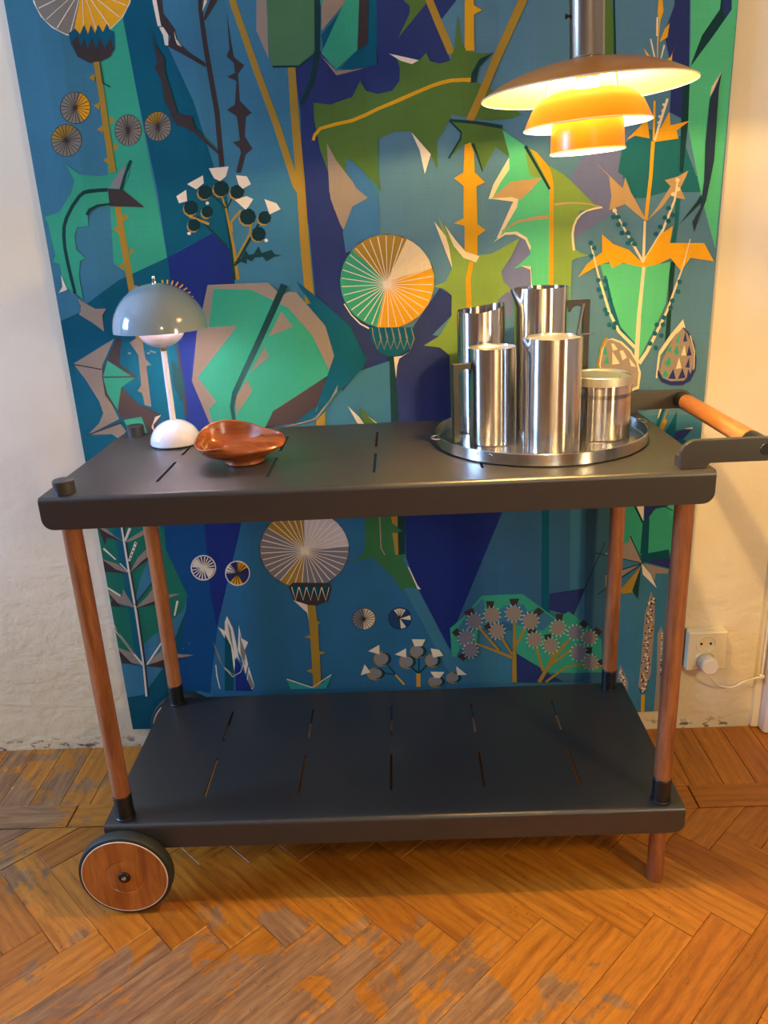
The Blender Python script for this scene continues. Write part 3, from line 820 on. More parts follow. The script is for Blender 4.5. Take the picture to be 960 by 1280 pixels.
D 887 374 922 322 927 326 891 378
D 868 334 924 321 925 327 869 340
Yo 919 322 954 272 961 279 924 327
D 1022 420 1018 328 1025 327 1029 420
D 980 362 1019 324 1024 331 985 368
D 1056 372 1019 330 1024 324 1061 366
Yo 1011 328 1009 263 1026 262 1028 327
D 1100 396 1100 376 1086 364 1056 372 1055 366 1087 358 1105 373 1106 396
Yd 904 401 898 383 885 371 867 367 850 372 838 386 834 404 839 421 853 434 871 438 888 432 900 419
D 909 402 904 386 891 375 874 372 857 377 845 389 841 405 847 421 860 432 877 435 893 430 905 418
H 896 403 891 388 881 378 866 375 852 379 843 390 839 405 844 419 855 429 869 433 883 428 893 417
Yd 874 332 868 317 855 306 837 302 819 307 807 319 803 335 809 350 822 361 840 364 857 359 870 348
D 879 333 874 320 861 310 843 307 826 312 814 322 811 336 816 349 829 359 846 362 863 358 875 347
H 866 334 861 322 850 313 836 310 822 314 812 324 809 336 813 348 824 357 838 359 852 356 862 346
Yd 1007 383 1002 366 989 354 972 350 955 356 943 368 939 385 944 402 957 414 974 417 991 412 1003 399
D 1012 384 1007 369 995 358 978 355 962 360 950 371 947 386 952 401 964 412 980 415 996 410 1008 399
H 999 384 995 371 984 361 971 358 957 363 948 373 945 386 949 400 959 409 973 412 986 408 996 398
Yd 1052 432 1047 417 1035 406 1019 403 1003 407 991 419 987 434 992 449 1004 460 1021 463 1037 459 1048 447
D 1057 433 1053 420 1041 410 1025 407 1010 412 999 422 995 436 1000 449 1011 458 1027 461 1042 457 1053 447
H 1044 434 1041 422 1031 413 1018 410 1005 414 996 423 993 436 997 448 1006 456 1019 459 1032 455 1041 446
Yd 1111 387 1106 370 1095 358 1079 355 1063 360 1052 372 1048 389 1053 406 1065 418 1081 421 1096 416 1107 404
D 1116 388 1112 373 1100 363 1085 359 1070 364 1060 375 1056 391 1060 405 1072 416 1087 419 1102 414 1112 403
H 1103 389 1100 375 1090 366 1078 363 1065 367 1057 377 1054 391 1057 404 1067 413 1079 416 1092 412 1100 402
Yd 1127 282 1122 268 1109 258 1092 255 1075 259 1063 270 1059 285 1064 299 1076 308 1093 312 1110 307 1123 296
D 1132 283 1127 271 1115 262 1098 260 1082 264 1070 273 1066 286 1071 298 1083 307 1100 309 1116 305 1128 296
H 1119 284 1115 273 1105 265 1091 263 1077 266 1067 275 1064 286 1068 297 1078 305 1092 307 1106 303 1115 295
Yd 1196 299 1192 285 1180 275 1165 272 1150 276 1139 287 1135 301 1140 315 1151 325 1166 328 1181 324 1192 313
D 1201 300 1197 288 1186 279 1172 277 1157 280 1147 290 1143 302 1147 314 1158 323 1173 326 1187 322 1197 312
H 1188 300 1185 290 1176 282 1164 279 1152 283 1144 291 1141 302 1144 313 1153 321 1165 324 1177 320 1185 312
C 814 444 861 471 860 425
C 776 332 795 383 818 343
C 924 421 972 449 971 405
C 997 492 1054 489 1039 458 1008 458
C 1074 446 1110 438 1127 409 1084 402
C 1070 334 1130 330 1110 302 1088 303
C 1179 356 1224 313 1183 312
M 1157 536 1213 586 1288 678 1454 682 1592 566 1642 595 1710 539 1783 457 1794 303 1566 312 1433 409 1420 547 1373 558 1271 522 1266 451 1251 470 1195 436 1182 401 1162 406
N 1433 409 1631 268 1434 271
Bg2 1558 313 1794 296 1796 257 1631 268
B 1216 577 1295 669 1303 617 1357 606 1381 631 1458 637 1474 602 1521 617 1584 562 1538 511 1475 532 1420 547 1373 558 1318 529 1271 540 1223 480 1195 436 1184 526
Yd 1416 556 1413 272 1434 271 1427 556
Yd 1462 531 1424 448 1433 442 1472 524
Yd 1271 532 1354 422 1361 429 1279 539
Yd 1365 480 1409 402 1417 408 1374 486
Yd 1257 458 1411 384 1415 398 1260 467
Yd 1509 431 1537 321 1547 324 1519 434
Yd 1641 467 1582 394 1519 273 1534 263 1594 384 1650 458
Yd 1660 426 1570 354 1576 344 1665 417
Yd 1708 352 1635 342 1552 273 1558 264 1639 332 1709 343
Yd 1572 412 1573 376 1585 375 1584 412
Yd 1789 349 1764 329 1710 340 1709 328 1766 316 1796 339
K 1213 608 1252 628 1260 597 1228 587
K 1305 654 1340 652 1334 620 1311 621
K 1400 661 1441 662 1431 631 1408 632
K 1517 621 1544 599 1521 580 1498 596
K 1295 537 1318 557 1334 533 1314 516
K 1164 516 1184 537 1204 515 1184 492
K 1186 402 1202 418 1228 403 1210 380
K 1474 523 1511 521 1507 502 1477 503
K 1543 492 1574 497 1572 473 1551 467
K 1591 586 1621 585 1617 556 1594 557
K 1705 555 1726 534 1711 513 1686 536
K 1757 520 1786 494 1771 477 1744 501
K 1718 424 1745 425 1745 396 1719 395
K 1772 363 1791 367 1793 338 1774 342
C 1283 555 1294 553 1294 556 1284 559
C 1276 542 1284 534 1286 536 1278 545
C 1264 535 1268 523 1270 524 1267 536
C 1250 536 1248 524 1250 523 1253 535
C 1238 544 1231 535 1233 533 1240 541
C 1231 558 1221 554 1222 551 1232 554
C 1231 573 1221 575 1220 573 1231 569
C 1239 586 1230 594 1228 592 1236 583
C 1251 593 1247 605 1244 604 1247 592
C 1264 593 1266 605 1264 605 1261 594
C 1276 585 1283 594 1281 596 1274 587
C 1283 571 1293 575 1292 577 1282 575
H3 1287 563 1284 549 1275 538 1263 532 1250 532 1238 539 1230 551 1227 566 1230 580 1239 591 1251 597 1264 596 1276 590 1284 578
C 1357 579 1368 577 1369 579 1358 583
C 1350 565 1359 557 1360 559 1352 568
C 1337 558 1341 546 1344 546 1341 559
C 1323 559 1321 546 1323 545 1326 558
C 1310 567 1303 557 1305 556 1313 564
C 1303 582 1292 577 1293 575 1304 578
C 1303 598 1292 600 1291 598 1302 594
C 1310 611 1301 620 1300 618 1308 608
C 1323 619 1319 631 1317 630 1320 618
C 1337 618 1339 631 1337 631 1334 619
C 1350 610 1357 619 1355 621 1347 612
C 1357 595 1368 600 1367 602 1356 599
P 1361 587 1358 572 1349 560 1337 554 1323 555 1310 562 1302 574 1299 590 1302 605 1311 616 1323 622 1337 622 1350 615 1358 602
C 1247 480 1258 478 1259 480 1248 484
C 1240 467 1249 459 1250 460 1243 470
C 1228 459 1232 447 1234 448 1231 460
C 1214 460 1212 448 1215 447 1218 459
C 1202 468 1195 459 1197 457 1205 466
C 1195 482 1185 478 1186 476 1196 478
C 1196 498 1185 500 1184 498 1195 494
C 1203 511 1194 519 1193 517 1200 508
C 1215 519 1211 530 1209 529 1212 517
C 1229 518 1231 530 1228 531 1225 519
C 1241 509 1248 519 1246 521 1238 512
C 1248 496 1258 500 1257 502 1247 500
H3 1252 488 1248 473 1240 462 1228 456 1214 456 1202 463 1194 475 1191 490 1195 505 1203 516 1215 522 1229 522 1241 515 1249 503
C 1265 421 1276 419 1276 422 1266 425
C 1258 408 1267 401 1268 403 1261 411
C 1247 401 1251 390 1253 391 1250 403
C 1233 402 1232 390 1234 390 1237 401
C 1222 410 1215 401 1217 399 1225 407
C 1216 424 1206 420 1206 417 1217 420
C 1216 439 1205 441 1205 438 1215 435
C 1223 452 1215 459 1213 457 1220 449
C 1235 458 1231 470 1228 469 1231 457
C 1248 458 1249 470 1247 470 1244 459
C 1259 450 1266 459 1264 461 1256 453
C 1266 436 1275 440 1275 443 1264 440
H3 1269 429 1266 415 1258 404 1247 398 1234 399 1222 405 1215 417 1212 431 1215 445 1223 456 1235 462 1247 461 1259 455 1267 443
C 1377 506 1388 503 1388 506 1378 510
C 1370 492 1379 484 1380 486 1372 495
C 1358 485 1362 473 1364 474 1361 486
C 1344 486 1342 474 1345 473 1348 485
C 1332 494 1325 485 1327 483 1335 491
C 1325 508 1315 504 1316 501 1326 504
C 1325 524 1314 526 1314 523 1325 520
C 1332 537 1324 545 1322 543 1330 534
C 1344 544 1340 556 1338 555 1341 543
C 1358 543 1360 556 1357 556 1355 544
C 1370 535 1377 545 1375 546 1367 538
C 1377 521 1387 525 1387 528 1376 525
P 1381 513 1378 499 1370 488 1358 482 1344 482 1332 489 1324 501 1321 516 1324 530 1333 542 1344 548 1358 547 1370 540 1378 528
C 1445 584 1457 582 1457 584 1446 588
C 1438 571 1447 562 1449 564 1441 573
C 1426 563 1430 551 1432 552 1429 564
C 1411 564 1410 551 1412 550 1415 563
C 1399 572 1391 562 1393 561 1401 570
C 1391 587 1381 582 1381 580 1392 583
C 1391 603 1380 605 1379 603 1391 599
C 1398 616 1389 625 1388 623 1396 613
C 1411 624 1407 636 1404 635 1408 623
C 1425 623 1427 636 1425 636 1422 624
C 1438 615 1445 624 1443 626 1435 617
C 1445 600 1456 605 1455 607 1444 604
P 1449 592 1446 577 1438 565 1425 559 1412 560 1399 567 1390 580 1387 595 1390 610 1399 621 1411 627 1425 627 1437 620 1446 607
C 1514 550 1525 548 1526 550 1514 554
C 1507 536 1516 528 1517 530 1509 539
C 1494 529 1499 516 1501 517 1498 530
C 1480 529 1478 516 1480 516 1483 528
C 1467 538 1460 528 1462 526 1470 535
C 1460 552 1449 548 1450 546 1461 548
C 1459 569 1448 571 1448 568 1459 565
C 1467 582 1457 591 1456 589 1464 579
C 1479 590 1475 602 1472 601 1476 589
C 1493 589 1495 602 1493 602 1490 590
C 1506 580 1513 590 1511 592 1503 583
C 1513 566 1524 570 1523 573 1512 570
P 1518 558 1515 543 1506 531 1494 525 1480 525 1467 533 1459 545 1455 561 1458 576 1467 587 1479 593 1493 593 1506 586 1514 573
C 1532 462 1543 460 1543 462 1533 466
C 1525 449 1534 441 1536 442 1527 452
C 1513 441 1517 430 1520 430 1517 443
C 1499 442 1498 430 1500 429 1503 441
C 1487 450 1480 441 1482 439 1490 448
C 1480 464 1470 460 1470 458 1481 461
C 1480 480 1469 482 1468 480 1479 476
C 1487 493 1478 501 1476 500 1484 490
C 1499 501 1494 512 1492 512 1495 499
C 1513 500 1514 512 1512 513 1509 501
C 1525 492 1531 501 1530 503 1522 494
C 1532 478 1542 482 1541 484 1531 482
P 1536 470 1533 455 1525 444 1513 438 1500 438 1488 445 1479 457 1476 472 1479 487 1487 498 1499 504 1512 504 1524 497 1533 485
C 1599 432 1610 430 1610 433 1600 436
C 1592 419 1601 411 1603 413 1595 422
C 1580 412 1585 400 1587 401 1584 413
C 1566 412 1565 400 1567 399 1570 411
C 1554 421 1547 411 1549 409 1557 418
C 1547 435 1537 431 1537 428 1548 431
C 1547 451 1536 453 1535 450 1546 447
C 1553 464 1544 472 1543 470 1551 461
C 1565 471 1561 483 1559 482 1562 470
C 1579 471 1580 483 1578 484 1576 472
C 1591 462 1598 472 1596 474 1589 465
C 1599 448 1609 452 1608 455 1597 452
P 1603 440 1600 426 1592 414 1580 408 1567 409 1555 416 1546 428 1543 443 1545 457 1553 469 1565 475 1579 474 1591 467 1599 455
C 1627 512 1638 510 1638 512 1627 516
C 1620 499 1629 491 1631 493 1622 502
C 1608 492 1613 480 1615 481 1612 493
C 1594 492 1593 480 1595 480 1598 491
C 1582 501 1576 491 1577 490 1585 498
C 1575 515 1565 510 1566 508 1576 511
C 1575 530 1564 532 1564 530 1574 526
C 1582 543 1573 551 1571 549 1579 540
C 1593 550 1589 562 1587 561 1590 549
C 1607 550 1608 562 1606 562 1604 551
C 1619 541 1626 551 1624 553 1616 544
C 1626 528 1636 532 1636 534 1625 532
P 1631 520 1628 506 1620 494 1608 488 1595 489 1583 496 1574 508 1571 522 1574 537 1582 548 1593 554 1607 553 1619 547 1627 535
C 1697 488 1707 486 1708 489 1697 492
C 1691 476 1699 468 1701 470 1693 479
C 1679 469 1684 458 1686 459 1683 470
C 1666 470 1665 458 1667 457 1670 469
C 1654 478 1648 469 1650 467 1657 475
C 1648 491 1638 487 1639 484 1649 487
C 1647 506 1637 508 1636 505 1647 502
C 1654 518 1645 526 1644 524 1651 515
C 1665 525 1661 536 1658 535 1661 524
C 1678 524 1679 536 1677 536 1674 525
C 1690 516 1696 525 1694 527 1687 519
C 1696 503 1706 507 1705 510 1695 507
H3 1700 496 1698 482 1691 471 1679 466 1667 466 1655 473 1647 484 1644 498 1646 512 1654 523 1665 528 1677 528 1689 521 1697 510
C 1757 461 1767 459 1768 462 1757 465
C 1751 448 1759 441 1761 443 1753 451
C 1739 442 1744 430 1746 431 1743 443
C 1726 442 1725 430 1727 430 1730 441
C 1714 450 1708 441 1710 439 1717 448
C 1707 464 1698 460 1699 457 1709 460
C 1707 479 1697 481 1696 478 1706 475
C 1713 491 1705 499 1703 497 1711 488
C 1724 498 1720 509 1718 508 1721 497
C 1738 497 1739 509 1736 509 1734 498
C 1749 489 1755 498 1754 500 1746 492
C 1756 476 1766 480 1765 483 1755 480
P 1760 469 1758 455 1751 444 1739 438 1727 439 1715 445 1707 457 1703 471 1706 485 1713 496 1724 501 1737 501 1749 494 1757 483
C 1717 392 1729 390 1729 392 1718 396
C 1710 378 1720 369 1721 371 1712 381
C 1698 370 1702 358 1705 358 1701 371
C 1683 371 1682 358 1684 357 1686 370
C 1670 380 1663 370 1665 368 1673 377
C 1662 395 1651 390 1652 388 1663 391
C 1662 411 1650 414 1650 411 1661 407
C 1669 425 1659 434 1658 432 1666 422
C 1681 433 1676 446 1674 445 1678 432
C 1696 433 1697 446 1695 446 1692 434
C 1709 424 1715 434 1714 436 1706 427
C 1716 409 1727 413 1726 416 1715 413
H3 1721 401 1718 385 1710 373 1698 366 1683 367 1670 374 1661 387 1658 403 1660 419 1669 431 1681 437 1695 436 1708 429 1717 416
C 1767 346 1777 343 1778 346 1767 350
C 1761 333 1769 325 1771 327 1763 336
C 1749 326 1754 314 1756 315 1753 327
C 1736 326 1735 314 1737 314 1740 325
C 1724 335 1718 325 1720 323 1727 332
C 1717 348 1707 344 1708 341 1718 344
C 1717 363 1706 365 1706 363 1716 359
C 1723 376 1714 384 1713 382 1721 373
C 1734 383 1730 394 1728 394 1731 382
C 1748 382 1749 394 1746 395 1744 383
C 1759 374 1765 384 1764 385 1756 377
C 1766 361 1776 365 1775 367 1765 365
P 1770 353 1768 339 1761 328 1749 322 1737 323 1725 329 1716 341 1713 356 1715 370 1723 381 1734 387 1747 386 1759 379 1767 368
M 1785 1090 1888 1036 2031 1079 2039 1079 2041 836 1924 807 1852 836 1841 1038
C 1884 1044 1922 1043 1923 968 1900 1019
D 1880 1045 1891 1042 1927 968 1919 968
Nv 1922 1051 2026 1046 2012 1031 1966 1024 1946 992 1945 959 1927 968
D 2037 1015 2004 1033 1972 1033 1946 1011 1949 1007 1974 1028 2004 1029 2035 1011
Td 1922 977 1947 984 1951 832 1919 837
P 1875 916 1929 798 1853 819 1773 839 1849 887 1869 886
P 1855 775 1925 794 1787 699 1785 752
Yd 1851 688 1926 785 1901 668 1853 665
D 1926 785 1922 640 1896 677
C 1929 794 1968 744 1996 682 1936 746
P 1937 793 2038 763 2035 743 1988 748 1986 717
Td 1919 833 2032 850 2039 811 1933 798
Nv 1937 802 2042 812 2042 767 1981 787
Kb 1925 796 1784 754 1785 750 1926 792
Kb 1925 800 1741 851 1741 847 1925 797
D 1873 915 1931 793 1935 795 1877 917
Kb 1924 793 1755 666 1757 663 1926 790
P 1974 669 1992 619 1998 520 1997 286 1973 190 1948 230 1952 345 1955 567
P 2027 509 2038 472 2038 284 2043 101 2022 101 2022 285 2013 473
P 1865 339 1903 251 1903 193 1860 272
Yo 1963 186 1966 101 1981 101 1979 184
Yo 1971 538 1969 534 1964 536 1964 541 1968 543
K 1969 533 1967 529 1963 530 1962 536 1966 537
C 1971 573 1969 568 1964 570 1964 576 1968 577
K 1970 567 1967 563 1963 565 1962 570 1967 572
C 1981 237 1978 232 1973 234 1973 240 1977 242
K 1986 231 1984 226 1979 228 1979 234 1983 235
Yo 1981 544 1979 539 1974 541 1974 547 1978 548
K 1977 538 1975 534 1970 536 1970 541 1974 543
C 1972 565 1970 561 1965 563 1964 568 1969 570
K 1967 560 1964 556 1960 558 1959 563 1964 564
C 1981 232 1979 228 1974 230 1973 236 1978 237
K 1988 226 1985 222 1980 224 1980 229 1984 231
Yo 1968 290 1965 286 1960 288 1960 294 1964 295
K 1964 285 1961 281 1957 282 1957 288 1961 289
C 1982 367 1979 363 1974 365 1974 371 1979 372
K 1989 361 1987 357 1982 359 1982 364 1986 366
C 1964 255 1962 250 1957 252 1956 258 1961 260
K 1967 249 1964 244 1959 246 1959 252 1963 253
Yo 1976 348 1974 343 1969 345 1968 351 1973 353
K 1970 342 1967 338 1963 340 1963 345 1967 347
C 1969 435 1966 431 1961 433 1961 439 1965 440
K 1977 429 1975 425 1970 427 1970 432 1974 434
C 1975 261 1973 256 1968 258 1967 264 1972 266
K 1971 255 1969 251 1964 253 1964 258 1968 260
Yo 1975 241 1973 236 1968 238 1967 244 1972 246
K 1983 235 1981 231 1976 233 1976 238 1980 240
C 1975 269 1972 264 1967 266 1967 272 1971 274
K 1973 263 1970 259 1966 261 1965 266 1970 268
C 1975 380 1973 375 1968 377 1967 383 1972 385
K 1969 375 1966 370 1962 372 1961 378 1966 379
Yo 1987 508 1984 503 1979 505 1979 511 1984 512
K 1978 503 1976 499 1971 500 1971 505 1975 507
C 1985 618 1983 614 1978 616 1977 621 1982 623
K 1981 613 1979 609 1974 611 1974 616 1978 617
C 1977 408 1974 404 1969 406 1969 411 1974 413
K 1974 403 1971 399 1967 400 1966 406 1971 407
Yo 1966 201 1963 196 1958 199 1958 204 1962 206
K 1964 195 1961 191 1957 193 1956 198 1961 200
C 1984 552 1981 547 1976 549 1976 555 1981 556
K 1979 547 1977 542 1973 544 1972 549 1977 551
C 1985 486 1982 481 1977 483 1977 489 1982 491
K 1981 481 1979 476 1975 478 1974 483 1979 485
Yo 1987 397 1984 393 1979 395 1979 401 1983 402
K 1979 392 1976 388 1972 390 1971 395 1976 396
C 1976 612 1973 608 1969 610 1968 615 1973 617
K 1981 606 1979 602 1974 604 1974 609 1978 611
C 1971 373 1968 368 1963 370 1963 376 1967 378
K 1967 367 1965 363 1960 365 1960 370 1964 372
Yo 1980 563 1977 558 1973 560 1972 566 1977 567
K 1971 558 1969 554 1964 555 1964 560 1968 562
C 1985 336 1982 331 1978 333 1977 339 1982 341
K 1994 330 1992 326 1987 327 1987 333 1991 334
C 1986 319 1984 315 1979 317 1978 322 1983 324
K 1977 314 1974 310 1970 311 1969 317 1974 318
Yo 1991 515 1988 510 1983 512 1983 518 1987 519
K 1996 509 1994 505 1989 507 1989 512 1993 513
C 1989 462 1986 458 1981 460 1981 465 1986 467
K 1991 456 1989 452 1984 454 1984 459 1988 461
C 1970 282 1967 278 1962 280 1962 286 1967 287
K 1964 277 1961 273 1957 275 1956 280 1961 281
Yo 1970 448 1967 444 1963 446 1962 451 1967 453
K 1968 443 1965 439 1961 440 1960 446 1965 447
C 1969 217 1967 213 1962 215 1961 221 1966 222
K 1959 212 1957 207 1952 209 1952 215 1956 216
C 1975 619 1972 615 1967 617 1967 622 1972 624
K 1980 614 1978 610 1974 611 1973 616 1977 618
Yo 1974 483 1972 479 1967 481 1967 487 1971 488
K 1967 478 1964 474 1960 476 1959 481 1964 483
C 1971 208 1969 203 1964 205 1963 211 1968 213
K 1965 202 1963 198 1958 200 1958 206 1962 207
C 1972 613 1970 609 1965 611 1964 616 1969 618
K 1966 608 1963 604 1959 606 1959 611 1963 612
Yo 1968 346 1965 341 1960 343 1960 349 1965 351
K 1959 340 1956 336 1952 338 1952 343 1956 345
C 1972 428 1970 423 1965 425 1964 431 1969 432
K 1982 422 1980 418 1975 419 1975 425 1979 426
C 1982 586 1980 582 1975 584 1974 589 1979 591
K 1988 580 1985 576 1981 578 1980 583 1985 585
Yo 1990 463 1987 458 1982 460 1982 466 1987 467
K 1990 457 1987 453 1983 455 1982 460 1987 461
C 1978 535 1976 531 1971 533 1971 538 1975 540
K 1969 530 1967 526 1962 528 1962 533 1966 534
C 1973 458 1970 454 1965 456 1965 461 1970 463
K 1981 452 1978 448 1974 450 1973 455 1978 457
Yo 1975 276 1972 272 1967 274 1967 280 1971 281
K 1965 271 1963 267 1958 269 1958 274 1962 276
C 1974 530 1972 526 1967 528 1967 533 1971 535
K 1969 525 1966 521 1962 523 1962 528 1966 529
C 1989 539 1986 535 1981 537 1981 542 1986 544
K 1982 534 1980 530 1975 532 1975 537 1979 538
Yo 1992 616 1989 611 1985 613 1984 619 1989 620
K 1993 610 1991 606 1986 608 1986 613 1990 614
C 1971 204 1968 199 1963 201 1963 207 1967 209
K 1979 198 1976 194 1972 195 1971 201 1976 202
C 1983 355 1980 351 1975 353 1975 359 1980 360
K 1988 349 1986 345 1981 347 1981 352 1985 354
Yo 1969 426 1966 422 1961 424 1961 429 1965 431
K 1963 421 1960 417 1956 419 1956 424 1960 425
C 1983 257 1981 252 1976 254 1975 260 1980 262
K 1992 251 1990 246 1985 248 1985 254 1989 255
C 1983 494 1980 490 1976 492 1975 497 1980 499
K 1989 489 1987 484 1982 486 1982 491 1986 493
Yo 1984 360 1981 356 1976 358 1976 364 1981 365
K 1984 355 1982 350 1977 352 1977 358 1981 359
C 1981 355 1978 350 1973 352 1973 358 1977 360
K 1976 350 1974 345 1969 347 1969 353 1973 354
C 1984 234 1982 230 1977 232 1976 238 1981 239
K 1976 229 1973 225 1969 227 1968 232 1973 233
Yo 1984 212 1981 208 1976 210 1976 216 1981 217
K 1987 206 1985 202 1980 204 1980 209 1984 211
C 1991 619 1989 614 1984 616 1984 622 1988 623
K 1984 613 1982 609 1977 611 1977 616 1981 618
C 1977 214 1974 209 1969 211 1969 217 1974 219
K 1968 208 1966 204 1961 206 1961 211 1965 213
Yo 1984 567 1982 563 1977 564 1976 570 1981 572
K 1986 561 1983 557 1979 559 1978 564 1983 566
C 1985 314 1983 309 1978 311 1977 317 1982 319
K 1980 308 1977 304 1973 306 1972 311 1977 313
C 1992 636 1990 632 1985 633 1985 639 1989 640
K 1983 631 1980 627 1976 629 1976 634 1980 635
Yo 1965 256 1962 252 1957 254 1957 260 1962 261
K 1971 250 1969 246 1964 248 1964 253 1968 255
C 1984 298 1981 293 1976 295 1976 301 1981 303
K 1985 292 1982 288 1978 289 1978 295 1982 296
C 1967 255 1964 250 1959 252 1959 258 1964 260
K 1971 249 1968 245 1963 247 1963 252 1968 254
Yo 1989 497 1986 492 1981 494 1981 500 1985 501
K 1994 491 1991 487 1987 489 1987 494 1991 495
C 1979 436 1976 431 1971 433 1971 439 1976 441
K 1969 431 1967 427 1962 428 1962 434 1966 435
C 1985 623 1982 619 1977 621 1977 626 1981 628
K 1984 618 1982 614 1978 616 1977 621 1981 622
Yo 1977 261 1974 256 1969 258 1969 264 1973 266
K 1970 256 1967 251 1962 253 1962 259 1966 260
C 1985 483 1983 479 1978 480 1978 486 1982 488
K 1986 477 1983 473 1979 475 1979 480 1983 482
C 1990 633 1988 629 1983 630 1983 636 1987 637
K 1997 627 1994 623 1990 625 1989 630 1994 631
Yo 1983 602 1980 597 1975 599 1975 605 1980 606
K 1981 596 1978 592 1974 594 1973 599 1978 601
K 1892 228 1889 223 1885 225 1884 231 1889 232
K 2041 323 2039 319 2034 321 2034 326 2038 327
C 1877 292 1874 288 1870 290 1870 295 1874 297
C 2036 448 2034 444 2030 446 2029 451 2033 452
K 1894 207 1892 202 1887 204 1887 210 1891 211
K 2042 282 2040 278 2036 280 2036 285 2040 286
C 1875 306 1872 302 1868 304 1868 309 1872 311
C 2035 474 2033 471 2029 472 2028 477 2032 478
K 1898 216 1895 212 1890 214 1890 219 1895 221
K 2042 301 2039 297 2035 298 2035 303 2039 305
C 1888 269 1886 265 1881 266 1881 272 1885 273
C 2038 403 2035 399 2031 401 2031 406 2035 407
K 1888 229 1886 225 1881 227 1881 232 1885 234
K 2041 325 2038 322 2034 323 2034 328 2038 330
C 1893 217 1891 212 1886 214 1886 220 1890 221
C 2042 301 2039 298 2035 299 2035 304 2039 306
K 1884 284 1881 280 1877 282 1876 287 1881 289
K 2037 433 2034 429 2030 430 2030 435 2034 437
C 1887 270 1884 266 1880 268 1880 273 1884 275
C 2038 406 2035 402 2031 404 2031 408 2035 410
K 1880 300 1877 296 1873 297 1873 303 1877 304
K 2035 463 2033 459 2029 461 2029 465 2033 467
C 1871 299 1868 295 1864 297 1863 302 1868 304
C 2036 461 2033 457 2029 459 2029 463 2033 465
K 1883 262 1880 258 1876 260 1876 265 1880 267
K 2038 390 2036 386 2032 387 2031 392 2035 394
C 1892 256 1890 252 1885 254 1885 259 1889 261
C 2039 379 2036 375 2032 377 2032 381 2036 383
K 1885 237 1883 233 1878 234 1878 240 1882 241
K 2040 341 2038 337 2034 338 2033 343 2037 345
C 1880 283 1878 279 1873 281 1873 286 1877 288
C 2037 430 2034 427 2030 428 2030 433 2034 435
K 1888 263 1885 258 1881 260 1880 266 1885 267
K 2038 391 2036 387 2032 389 2031 394 2035 395
C 1879 263 1877 259 1872 261 1872 266 1876 268
C 2038 392 2036 388 2032 390 2031 394 2035 396
K 1882 291 1880 287 1875 288 1875 294 1879 295
K 2036 445 2034 442 2030 443 2029 448 2033 449
C 1884 278 1882 274 1877 275 1877 281 1881 282
C 2037 420 2035 417 2031 418 2030 423 2034 424
K 1902 204 1900 200 1895 202 1895 207 1899 209
K 2043 277 2040 274 2036 275 2036 280 2040 282
C 1892 241 1890 236 1885 238 1885 244 1889 245
C 2040 348 2038 344 2033 346 2033 351 2037 352
"""


# ------------------------------------------------------------------ mesh helpers
def obj(name, bm, mat, parent=None, smooth=True, label=None, sharp=35):
    bmesh.ops.recalc_face_normals(bm, faces=bm.faces[:])
    me = bpy.data.meshes.new(name)
    bm.to_mesh(me)
    bm.free()
    if smooth:
        me.polygons.foreach_set('use_smooth', [True] * len(me.polygons))
        me.set_sharp_from_angle(angle=R(sharp))
    for m in (mat if isinstance(mat, (list, tuple)) else [mat]):
        me.materials.append(m)
    o = bpy.data.objects.new(name, me)
    C.objects.link(o)
    if parent:
        o.parent = parent
    if label:
        o['label'] = label
    return o


def thing(name, label, cat, loc=(0, 0, 0), group=None, rz=0):
    o = bpy.data.objects.new(name, None)
    o.empty_display_size = 0.05
    C.objects.link(o)
    o.location = loc
    o.rotation_euler = (0, 0, rz)
    o['label'] = label
    o['category'] = cat
    if group:
        o['group'] = group
    return o


def flat_normals(o):
    """keep big flat faces flat next to their rounded edges"""
    m = o.modifiers.new('weighted_normals', 'WEIGHTED_NORMAL')
    m.keep_sharp = True
    m.weight = 100


def tag(o, label, cat, group=None):
    o['label'] = label
    o['category'] = cat
    if group:
        o['group'] = group
    return o


def struct(o):
    o['kind'] = 'structure'
    return o


def lathe(bm, prof, seg=48, c=(0, 0, 0), close=False, rot=None):
    """profile [(r, z)] turned about z"""
    rings = []
    for r, z in prof:
        ring = []
        if r < 1e-6:
            v = bm.verts.new((0, 0, z))
            ring = [v] * seg
        else:
            for i in range(seg):
                a = 2 * math.pi * i / seg
                ring.append(bm.verts.new((r * math.cos(a), r * math.sin(a), z)))
        rings.append(ring)
    new = [v for ring in rings for v in ring]
    n = len(rings)
    for k in range(n if close else n - 1):
        A, B = rings[k], rings[(k + 1) % n]
        for i in range(seg):
            j = (i + 1) % seg
            q = []
            for v in (A[i], A[j], B[j], B[i]):
                if v not in q:
                    q.append(v)
            if len(q) >= 3:
                try:
                    bm.faces.new(q)
                except ValueError:
                    pass
    M = Matrix.Translation(c) @ (rot or Matrix.Identity(4))
    bmesh.ops.transform(bm, matrix=M, verts=list(set(new)))
    return bm


def shell(outer, t):
    """closed profile of a thin-walled vessel from its outer line"""
    return outer


def box(bm, x0, x1, y0, y1, z0, z1, bev=0.0, seg=2):
    b = bmesh.new()
    bmesh.ops.create_cube(b, size=1)
    for v in b.verts:
        v.co = Vector(((x0 + x1) / 2 + v.co.x * (x1 - x0), (y0 + y1) / 2 + v.co.y * (y1 - y0), (z0 + z1) / 2 + v.co.z * (z1 - z0)))
    if bev:
        bmesh.ops.bevel(b, geom=b.edges[:], offset=bev, segments=seg, profile=0.5, affect='EDGES')
    merge(bm, b)
    return bm


def merge(bm, b, M=None):
    if M is not None:
        bmesh.ops.transform(b, matrix=M, verts=b.verts[:])
    me = bpy.data.meshes.new('tmp')
    b.to_mesh(me)
    b.free()
    bm.from_mesh(me)
    bpy.data.meshes.remove(me)


